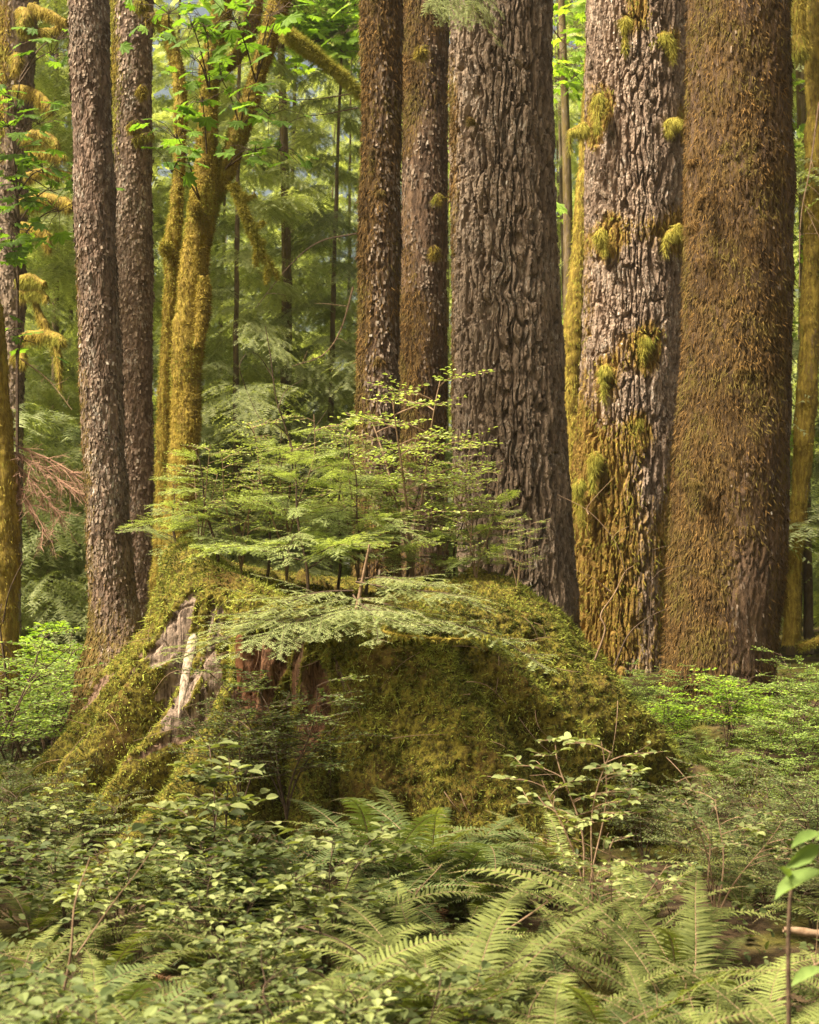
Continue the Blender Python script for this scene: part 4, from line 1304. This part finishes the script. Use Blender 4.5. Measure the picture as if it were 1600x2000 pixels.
def put_conifer(x, y, label, group, sc=1.0):
    global ci
    r = thing('conifer_tree', (x, y, G(x, y) - .1), label, 'tree', group)
    r.rotation_euler = (rb.uniform(-.03, .03), rb.uniform(-.03, .03), rb.uniform(0, 6.28))
    r.scale = (sc,) * 3
    tr, cr = CON[ci % 3]
    ci += 1
    obj('trunk', tr, r)
    obj('crown', cr, r)


for px, D in ((90, 20), (140, 24), (40, 27), (190, 30), (-60, 22), (120, 36), (10, 38), (-20, 18)):
    put_conifer((px - 800) / F * D, D, 'drooping conifer in the soft background left of the slim trunk on the stump', 'conifers of the left background', rb.uniform(.8, 1.1))
for px, D in ((480, 18.5), (640, 20), (560, 23), (430, 26), (690, 27), (330, 25), (590, 30), (500, 33), (640, 37), (290, 32), (450, 40)):
    put_conifer((px - 800) / F * D, D, 'dense drooping conifer in the background between the forked maple and the pair of brown trunks', 'conifers of the middle background', rb.uniform(.85, 1.1))
for px, D in ((870, 30), (1110, 22), (1090, 30), (1140, 38), (950, 36), (1020, 42)):
    put_conifer((px - 800) / F * D, D, 'pale green conifer seen through the gap left of the pale furrowed fir', 'conifers of the narrow gap', rb.uniform(.8, 1.1))
for px, D in ((1580, 19), (1640, 22), (1560, 28), (1700, 26), (1600, 36), (1500, 34), (1350, 36), (1250, 40)):
    put_conifer((px - 800) / F * D, D, 'green conifer in the background at the right edge behind the massive brown trunk', 'conifers of the right background', rb.uniform(.8, 1.1))


def distant_forest():
    rng = np.random.default_rng(3)
    n = 26000
    a = rng.uniform(-.75, .75, n)
    R = rng.uniform(44, 62, n)
    p = np.stack([R * np.sin(a), R * np.cos(a), rng.uniform(-1, 30, n) ** 1.0], -1)
    keep = fbm(p * .45, 3, 5) > -.12
    p = p[keep]
    d = rng.normal(size=p.shape) + np.array([0, 0, -1.2])
    R_ = frames(d, rng.normal(size=p.shape))
    v, fs = inst(LEAF[0], LEAF[1], R_, p, rng.uniform(.35, 1.0, len(p)))
    tint = np.clip(.5 + .6 * fbm(p * .3, 2, 8) + rng.normal(size=len(p)) * .15, 0, 1)
    obj('distant_forest', MB().add(v, fs, tint=np.repeat(tint, len(LEAF[0]))).mesh('distant_forest', [M['far_leaf']]), kind='stuff', label='soft green mass of far forest foliage', cat='forest')


distant_forest()


# ------------------------------------------------------------------ maple leaves
def leaf_clusters(cl, D, size, rng, mat, base, per=9, rad_=.17, dj=.25, anchors=None):
    P0, D0, N0, tw = [], [], [], MB()
    for px, py in cl:
        c = P(px, py, D + rng.uniform(-dj, dj))
        n = int(rng.integers(per - 3, per + 3))
        q = c + rng.normal(size=(n, 3)) * np.array([rad_, rad_, rad_ * .45])
        P0.append(q)
        d = q - c
        d[:, 2] = -abs(d[:, 2]) * .3 - .05
        D0.append(d + rng.normal(size=(n, 3)) * .05)
        N0.append(np.array([0, -.55, 1.]) + rng.normal(size=(n, 3)) * .35)
        if anchors is not None:
            a = anchors[np.argmin(np.linalg.norm(anchors - c + np.array([0, 0, .25]), axis=1))]
            v, f, _ = tube(smooth_path(np.array([a, a * .5 + c * .5 + [0, 0, .06], c]), 9), np.linspace(.009, .004, 9), 4)
            tw.add(v - base, f)
        for k in range(n):
            v, f, _ = tube(np.array([c + [0, 0, -.04], (c + q[k]) / 2 + [0, 0, .02], q[k]]), (.004, .003, .002), 3)
            tw.add(v - base, f)
    P0, D0, N0 = map(np.concatenate, (P0, D0, N0))
    v, fs = inst(MAPLE[0], MAPLE[1], frames(D0, N0), P0 - base, size * rng.uniform(.6, 1.2, len(P0)))
    out = MB().add(v, fs, tint=np.repeat(rng.uniform(0, 1, len(P0)), len(MAPLE[0])))
    o = 0
    for vv, ff in zip(tw.v, tw.f):
        out.add(vv, ff - o, 1)
        o += len(vv)
    return out.mesh('leaves', [M[mat], M['twig']])


rl = np.random.default_rng(15)
lv = leaf_clusters([(330, 18), (375, 45), (405, 60), (455, 30), (530, 22), (380, 108), (430, 150), (395, 190), (480, 205), (525, 215), (345, 262),
                        (335, 328), (545, 285), (500, 290), (555, 5)], 11.9, .15, rl, 'maple_leaf', mb_base, 10, .2, .25, np.array([P(a, b, 12.4) for a, b in ((404, 300), (410, 180), (414, 110), (430, 40), (350, 200), (345, 300), (330, 70), (470, 250), (500, 160), (540, 20), (440, 330), (390, 390))]))
obj('leaves', lv, MAP)
vb = P(30, 1300, 12.9)
VM = thing('vine_maple', vb, 'thin maple with bright green lobed leaves before the moss-draped conifer', 'tree')
pth = smooth_path(np.array([P(30, 1300, 12.9), P(34, 900, 12.9), P(34, 620, 12.9), P(36, 430, 12.9), P(28, 260, 12.9), P(40, 150, 12.9)]), 50)
v, q, _ = tube(pth, np.linspace(.02, .006, 50), 6)
obj('trunk', MB().add(v - vb, q).mesh('trunk', [M['twig']]), VM)
lv = leaf_clusters([(110, 70), (100, 100), (20, 185), (15, 240), (50, 250), (75, 235), (25, 300), (50, 325), (85, 330), (100, 365), (20, 345), (10, 380), (115, 405), (20, 470), (35, 440), (45, 655), (20, 490)],
                       12.8, .15, rl, 'maple_leaf', vb, 10, .2, .25, pth)
obj('leaves', lv, VM)


def lit_crown(label, cl, D, size, per, rad_):
    bb = P(cl[0][0], 1200, D)
    bb[2] = G(bb[0], bb[1])
    r = thing('broadleaf_tree', bb, label, 'tree', 'lit broadleaf trees in the background')
    top = P(cl[0][0], -200, D)
    pth = smooth_path(np.array([bb, bb * .5 + top * .5 + [.15, 0, 0], top]), 30)
    v, q, _ = tube(pth, np.linspace(.11, .04, 30), 8)
    obj('trunk', MB().add(v - bb, q, moss=.5, smooth=True).mesh('trunk', [M['bark_dark']]), r)
    obj('leaves', leaf_clusters(cl, D, size, rl, 'bright_leaf', bb, per, rad_, 1.2), r)


lit_crown('broadleaf tree with glowing yellow-green leaves at the top between maple and pair of trunks', [(600 + a, b) for a in range(-60, 115, 19) for b in range(-50, 110, 18)], 19.5, .22, 8, .3)
lit_crown('broadleaf tree with glowing leaves in the gap beside the pale furrowed fir', [(1115 + a, b) for a in (-25, 0, 25) for b in (-40, 0, 40, 100, 120, 150, 160, 420, 640)], 19.0, .2, 8, .25)
lit_crown('broadleaf tree with glowing leaves at the right edge of the photo', [(1575 + a, b) for a in (-25, 0, 25) for b in (180, 220, 260, 300, 470, 640, 840, 900)], 19.0, .2, 8, .25)


# ------------------------------------------------------------------ forest floor cover and fallen wood
def ground_cover():
    rng = np.random.default_rng(21)
    n = 22000
    D = 3.0 + 11 * rng.random(n) ** 1.2
    x = rng.uniform(-.8, .8, n) * D
    keep = np.hypot(x - SC[0], D - SC[1]) > 2.0
    x, D = x[keep], D[keep]
    p = np.stack([x, D, G(x, D) + np.abs(rng.normal(size=len(x))) * .10 + .01], -1)
    d = rng.normal(size=p.shape)
    d[:, 2] *= .3
    v, fs = inst(LEAFR[0], LEAFR[1], frames(d, np.array([0, 0, 1.]) + rng.normal(size=p.shape) * .35), p, rng.uniform(.02, .06, len(p)))
    obj('ground_cover', MB().add(v, fs, tint=np.repeat(rng.uniform(0, 1, len(p)), len(LEAFR[0]))).mesh('ground_cover', [M['cover']]), kind='stuff', label='low leafy cover over the dark forest floor', cat='ground cover')


ground_cover()


def ground_moss():
    rng = np.random.default_rng(31)
    n = 85000
    rt = rng.random(n) < .7
    x = np.where(rt, rng.uniform(1.5, 6.5, n), rng.uniform(-6.0, -1.9, n))
    y = np.where(rt, rng.uniform(7.4, 11.8, n), rng.uniform(7.4, 12.5, n))
    p = np.stack([x, y, G(x, y) + .01], -1)
    keep = (fbm(p * 1.7, 3, 6) > -.15) & (np.hypot(x - SC[0], y - SC[1]) > 1.9)
    p = p[keep]
    fv, ff = fuzz(p, np.tile([0, 0, 1.], (len(p), 1)), .045, .011, 1.0, .1, .55)
    obj('ground_moss', MB().add(fv, ff, tint=np.repeat(np.clip(.3 + .8 * fbm(p * 5, 3, 9) + rng.normal(size=len(p)) * .2, 0, 1), 3)).mesh('ground_moss', [M['moss_stump']]), kind='stuff', label='patches of olive moss on the forest floor beside the stump', cat='moss')


ground_moss()


def fallen(label, pts, radii, mat, fm=None, fn=0, nm='fallen_branch', cat='branch', lump=.01):
    path = [P(*a) for a in pts]
    bb = path[0]
    mb = limb_mb(path, radii, 10, lump, fn, .03, bb, 7, None, .5, .3, .006, .9 if fm else 0.0)
    o = obj(nm, mb.mesh(nm, [M[mat], M[fm or 'moss_brown']]), None, bb, label, cat)
    return o


fallen('mossy root-like log running down left of the stump foot', [(330, 1585, 7.45), (250, 1660, 7.1), (170, 1740, 6.7), (90, 1800, 6.4)], (.09, .085, .08, .06), 'stump', 'moss_stump', 4000, 'mossy_log', 'log', .03)
fallen('thin dark dead branch lying at the left edge below the stump', [(-20, 1612, 7.4), (60, 1618, 7.4), (130, 1628, 7.4), (210, 1650, 7.3)], (.012, .01, .008, .004), 'twig')
fallen('tan curved dead branch lying at the left edge below the dark one', [(-20, 1640, 7.0), (30, 1650, 7.0), (60, 1690, 6.9), (90, 1730, 6.8)], (.018, .016, .012, .006), 'stem_tan')
fallen('pale bare twig bent against the right flank of the stump', [(905, 1650, 7.0), (975, 1662, 6.9), (1010, 1670, 6.8), (1040, 1690, 6.7)], (.008, .007, .005, .003), 'stem_tan')
fallen('pink-brown fallen stick at the right edge among ferns', [(1530, 1815, 5.2), (1600, 1824, 5.2), (1660, 1830, 5.2)], (.014, .014, .012), 'stem_tan')
fallen('long mossy dead twig crossing the stump front below the flat sprays', [(735, 1232, 7.25), (800, 1243, 7.2), (900, 1248, 7.2), (1000, 1240, 7.2)], (.010, .008, .005, .003), 'maple_bark', 'moss_gold', 500)
fallen('mossy horizontal branch at the right edge above the huckleberries', [(1560, 1265, 11.5), (1590, 1255, 11.5), (1640, 1235, 11.5)], (.03, .04, .05), 'maple_bark', 'moss_lime', 900)


# dead reddish hemlock boughs at the left
def dead_bough():
    bb = P(40, 900, 12.3)
    r_ = np.random.default_rng(8)
    t = NT('dead_red_twigs')
    p = t.n('BsdfPrincipled', {'Base Color': (.30, .17, .11, 1), 'Roughness': .9})
    mt = t.done(p.outputs[0])
    mb = MB()
    for (ax, ay), (bx, by) in (((20, 880), (150, 960)), ((25, 900), (120, 1010)), ((20, 930), (90, 1040)), ((30, 870), (165, 935))):
        a, c = P(ax, ay, 12.3), P(bx, by, 12.1)
        for k in range(46):
            s = r_.uniform(0, 1)
            b0 = a + (c - a) * s
            d = nrmz((c - a) / np.linalg.norm(c - a) + r_.normal(size=3) * .55 + np.array([0, 0, -.35])) * r_.uniform(.1, .34)
            pth = np.array([b0, b0 + d * .5 + r_.normal(size=3) * .01, b0 + d])
            v, q, _ = tube(pth, (.004, .003, .0015), 3)
            mb.add(v - bb, q)
            for w in range(5):
                e = b0 + d * (.2 + .16 * w)
                dd = nrmz(d + r_.normal(size=3) * .12) * .09
                v, q, _ = tube(np.array([e, e + dd]), (.002, .001), 3)
                mb.add(v - bb, q)
        v, q, _ = tube(np.array([a, (a + c) / 2 + [0, 0, .03], c]), (.009, .007, .003), 5)
        mb.add(v - bb, q)
    obj('dead_branch', mb.mesh('dead_branch', [mt]), None, bb, 'dead reddish-brown twiggy bough hanging left of the slim trunk', 'branch')


dead_bough()


# bare twiggy stems before the two big right-hand trunks
def bare_shrub(label, base, paths, D, mat='stem_tan', r0=.008):
    bb = P(*base, D)
    root = thing('bare_shrub', bb, label, 'shrub')
    for pts in paths:
        pr = smooth_path(np.array([P(a, b, D) for a, b in pts]), 24)
        pr[:, 1] += .05 * np.sin(np.linspace(0, 4, 24) + pts[0][0])
        v, q, _ = tube(pr, r0 * np.linspace(1, .3, 24) * (1 if pts[0] == base else .5), 5)
        obj('stem', MB().add(v - bb, q, smooth=True).mesh('stem', [M[mat]]), root)
    return root


bare_shrub('bare crooked twig with moss rising before the pale furrowed fir', (1160, 1290),
           [[(1160, 1290), (1180, 1230), (1172, 1200), (1200, 1160), (1222, 1118), (1240, 1105)], [(1222, 1118), (1200, 1060), (1150, 1000), (1090, 965)], [(1150, 1005), (1152, 985), (1200, 930)],
            [(1195, 1155), (1160, 1130), (1120, 1112)], [(1196, 1055), (1205, 1040), (1228, 1028)]], 9.0)
bare_shrub('thin bare stem slanting up to the foot of the massive brown trunk', (1200, 1300),
           [[(1200, 1300), (1230, 1240), (1270, 1205), (1310, 1185)], [(1262, 1300), (1272, 1180), (1278, 1080), (1272, 1060)], [(1272, 1135), (1300, 1110), (1400, 1102)], [(1276, 1075), (1290, 1070), (1305, 1066)]], 8.9, 'twig', .007)
bare_shrub('leafless huckleberry twigs against the background left of the reddish mossy trunk', (560, 1000),
           [[(560, 1000), (570, 900), (562, 850), (540, 780), (530, 700), (520, 640)], [(562, 850), (540, 830), (510, 820), (480, 760)], [(545, 800), (560, 760), (590, 740)], [(535, 740), (510, 700), (495, 690)],
            [(568, 900), (600, 860), (640, 800)], [(480, 760), (470, 720), (480, 690)]], 8.9, 'twig', .008)
bare_shrub('slender dark crooked sapling stem at the left edge before the bright clearing', (40, 1480),
           [[(40, 1480), (20, 1400), (14, 1300), (2, 1210), (4, 1180)], [(2, 1215), (20, 1160), (50, 1090)]], 9.2, 'twig', .014)
bare_shrub('long thin brown cane slanting up through the left foreground shrubs', (110, 2010),
           [[(110, 2010), (145, 1860), (150, 1760), (170, 1680)], [(145, 1870), (215, 1770), (270, 1700), (320, 1625)]], 4.4, 'stem_tan', .006)


# fallen twigs and dead canes standing out of the fern bed
rt_ = np.random.default_rng(61)
for k in range(16):
    D = rt_.uniform(4.0, 6.6)
    px = rt_.uniform(80, 1560)
    p = P(px, 2000, D)
    if not clear(p[0], p[1], 2.3):
        continue
    z0 = G(p[0], p[1])
    bb = np.array([p[0], p[1], z0])
    az = rt_.uniform(0, 6.28)
    ln = rt_.uniform(.35, .8)
    rise = rt_.uniform(.25, .55)
    tip = bb + np.array([math.cos(az) * ln, math.sin(az) * ln * .6, rise])
    mid = (bb + tip) / 2 + rt_.normal(size=3) * .06 + np.array([0, 0, .05])
    path = smooth_path(np.array([bb, mid, tip]), 20)
    mb = MB()
    v, q, _ = tube(path, rt_.uniform(.003, .006) * np.linspace(1, .35, 20), 5)
    mb.add(v - bb, q)
    for j in range(3):
        a = path[int(rt_.integers(7, 18))]
        e = a + rt_.normal(size=3) * .05 + np.array([0, 0, .05])
        v, q, _ = tube(smooth_path(np.array([a, (a + e) / 2 + rt_.normal(size=3) * .01, e]), 6), .002 * np.linspace(1, .5, 6), 4)
        mb.add(v - bb, q)
    obj('dead_twig', mb.mesh('dead_twig', [M['stem_tan' if k % 3 else 'twig']]), None, bb, 'thin dead twig sticking up out of the foreground fern bed', 'twig', 'dead twigs in the fern bed')
for lab, pts, D, r0, mt in (('thin pale dead branch curving down in the background left of the reddish mossy trunk', [(690, 560), (665, 640), (630, 690), (570, 715)], 14.5, .012, 'stem_tan'),
                            ('long thin dead branch reaching left from the upper part of the reddish mossy trunk', [(702, 180), (640, 184), (580, 188), (520, 186)], 13.0, .008, 'twig'),
                            ('lower thin dead branch reaching left from the reddish mossy trunk', [(700, 210), (640, 216), (590, 222), (560, 240)], 13.0, .007, 'twig'),
                            ('bare hanging twig at the upper right edge beside the massive brown trunk', [(1600, 200), (1588, 320), (1570, 420), (1562, 560)], 13.0, .009, 'stem_tan'),
                            ('pale twig forking off to the right of the massive brown trunk', [(1552, 370), (1580, 400), (1605, 470)], 13.2, .007, 'stem_tan'),
                            ('dark dead branch slanting through the background beside the mossy maple', [(700, 455), (620, 470), (560, 520), (500, 600)], 16.0, .012, 'twig'),
                            ('thin dead branch in the narrow gap left of the pale furrowed fir', [(1082, 60), (1110, 80), (1146, 90)], 15.5, .009, 'stem_tan'),
                            ('thin dead branch slanting down in front of the left background conifers', [(40, 700), (90, 740), (140, 800)], 14.0, .008, 'stem_tan')):
    path = smooth_path(np.array([P(a, b_, D) for a, b_ in pts]), 28)
    path[:, 1] += .1 * np.sin(np.linspace(0, 3, 28))
    bb = path[0].copy()
    v, q, _ = tube(path, r0 * np.linspace(1, .3, 28), 5)
    mb = MB().add(v - bb, q)
    for j in range(6):
        a = path[4 + 4 * j]
        e = a + rt_.normal(size=3) * np.array([.14, .08, .10])
        v, q, _ = tube(smooth_path(np.array([a, (a + e) / 2 + rt_.normal(size=3) * .015, e]), 7), r0 * .35 * np.linspace(1, .5, 7), 4)
        mb.add(v - bb, q)
    obj('dead_branch', mb.mesh('dead_branch', [M[mt]]), None, bb, lab, 'branch')


# big bright leaves near the camera at the right edge
def big_leaf_shrub():
    bb = np.array([*P(1545, 2000, 3.5)[:2], 0.0])
    bb[2] = G(bb[0], bb[1])
    bl = leaf_mat('near_cane_leaves', (.14, .22, .05), (.30, .40, .12), .42)
    r = thing('salmonberry_cane', bb, 'near cane with large bright green leaves at the right edge of the photo', 'shrub')
    pth = smooth_path(np.array([bb, P(1540, 1900, 3.5), P(1542, 1780, 3.5), P(1548, 1720, 3.5)]), 20)
    v, q, _ = tube(pth, np.linspace(.007, .005, 20), 6)
    obj('stem', MB().add(v - bb, q, smooth=True).mesh('stem', [M['twig']]), r)
    P0, D0, N0 = [], [], []
    for (ax, ay), (bx, by), nz in (((1600, 1625), (1540, 1655), (0, -.6, 1)), ((1600, 1650), (1530, 1700), (.2, -1, .4)), ((1612, 1700), (1500, 1755), (0, -.3, 1)), ((1612, 1760), (1600, 1800), (0, -1, .4)),
                                   ((1605, 1890), (1540, 1925), (0, -.5, 1)), ((1548, 1722), (1520, 1690), (0, -.8, .6)), ((1640, 1620), (1590, 1640), (0, -.8, .8))):
        a, b_ = P(ax, ay, 3.45), P(bx, by, 3.4)
        P0.append(a)
        D0.append(b_ - a)
        N0.append(nz)
    P0, D0, N0 = np.array(P0), np.array(D0), np.array(N0, float)
    ln = np.linalg.norm(D0, axis=1) * 1.05
    v, fs = inst(LEAF[0], LEAF[1], frames(D0, N0), P0 - bb, np.stack([ln * .62, ln * .86, ln], -1))
    obj('leaves', MB().add(v, fs, tint=np.repeat(np.linspace(.2, .8, len(P0)), len(LEAF[0])), smooth=True).mesh('leaves', [bl]), r)


big_leaf_shrub()
# drooping hemlock tip hanging in at the top before the thick fir
hb = P(900, -40, 8.4)
HT = thing('hemlock_bough', hb, 'hemlock bough hanging in from above before the thick furrowed fir', 'branch')
for (ax, ay), (bx, by) in (((860, -40), (985, 60)), ((880, -50), (900, 40)), ((900, -60), (960, 30)), ((840, -60), (870, 30))):
    pa, pb = P(ax, ay, 8.4), P(bx, by, 8.2)
    place_bough(HT, pa - hb, (pb - pa) + np.array([0, 0, .05]), np.linalg.norm(pb - pa) * 1.05, True, 0, rs)
# ------------------------------------------------------------------ haze
def haze():
    x0, x1, y0, y1, z0, z1 = -650, 650, -310, 910, -12, 26
    v = np.array([[x, y, z] for x in (x0, x1) for y in (y0, y1) for z in (z0, z1)], float)
    f = np.array([[0, 1, 3, 2], [4, 6, 7, 5], [0, 4, 5, 1], [2, 3, 7, 6], [0, 2, 6, 4], [1, 5, 7, 3]])
    t = NT('haze')
    pv = t.n('VolumePrincipled', {'Color': (.95, .93, .82, 1), 'Density': HAZE, 'Anisotropy': .3})
    t.t.links.new(pv.outputs[0], t.out.inputs['Volume'])
    obj('haze', MB().add(v, f).mesh('haze', [t.m]), kind='stuff', label='thin pale haze between the trees', cat='haze')


HAZE = .0005
haze()
print('objects', len(bpy.data.objects))
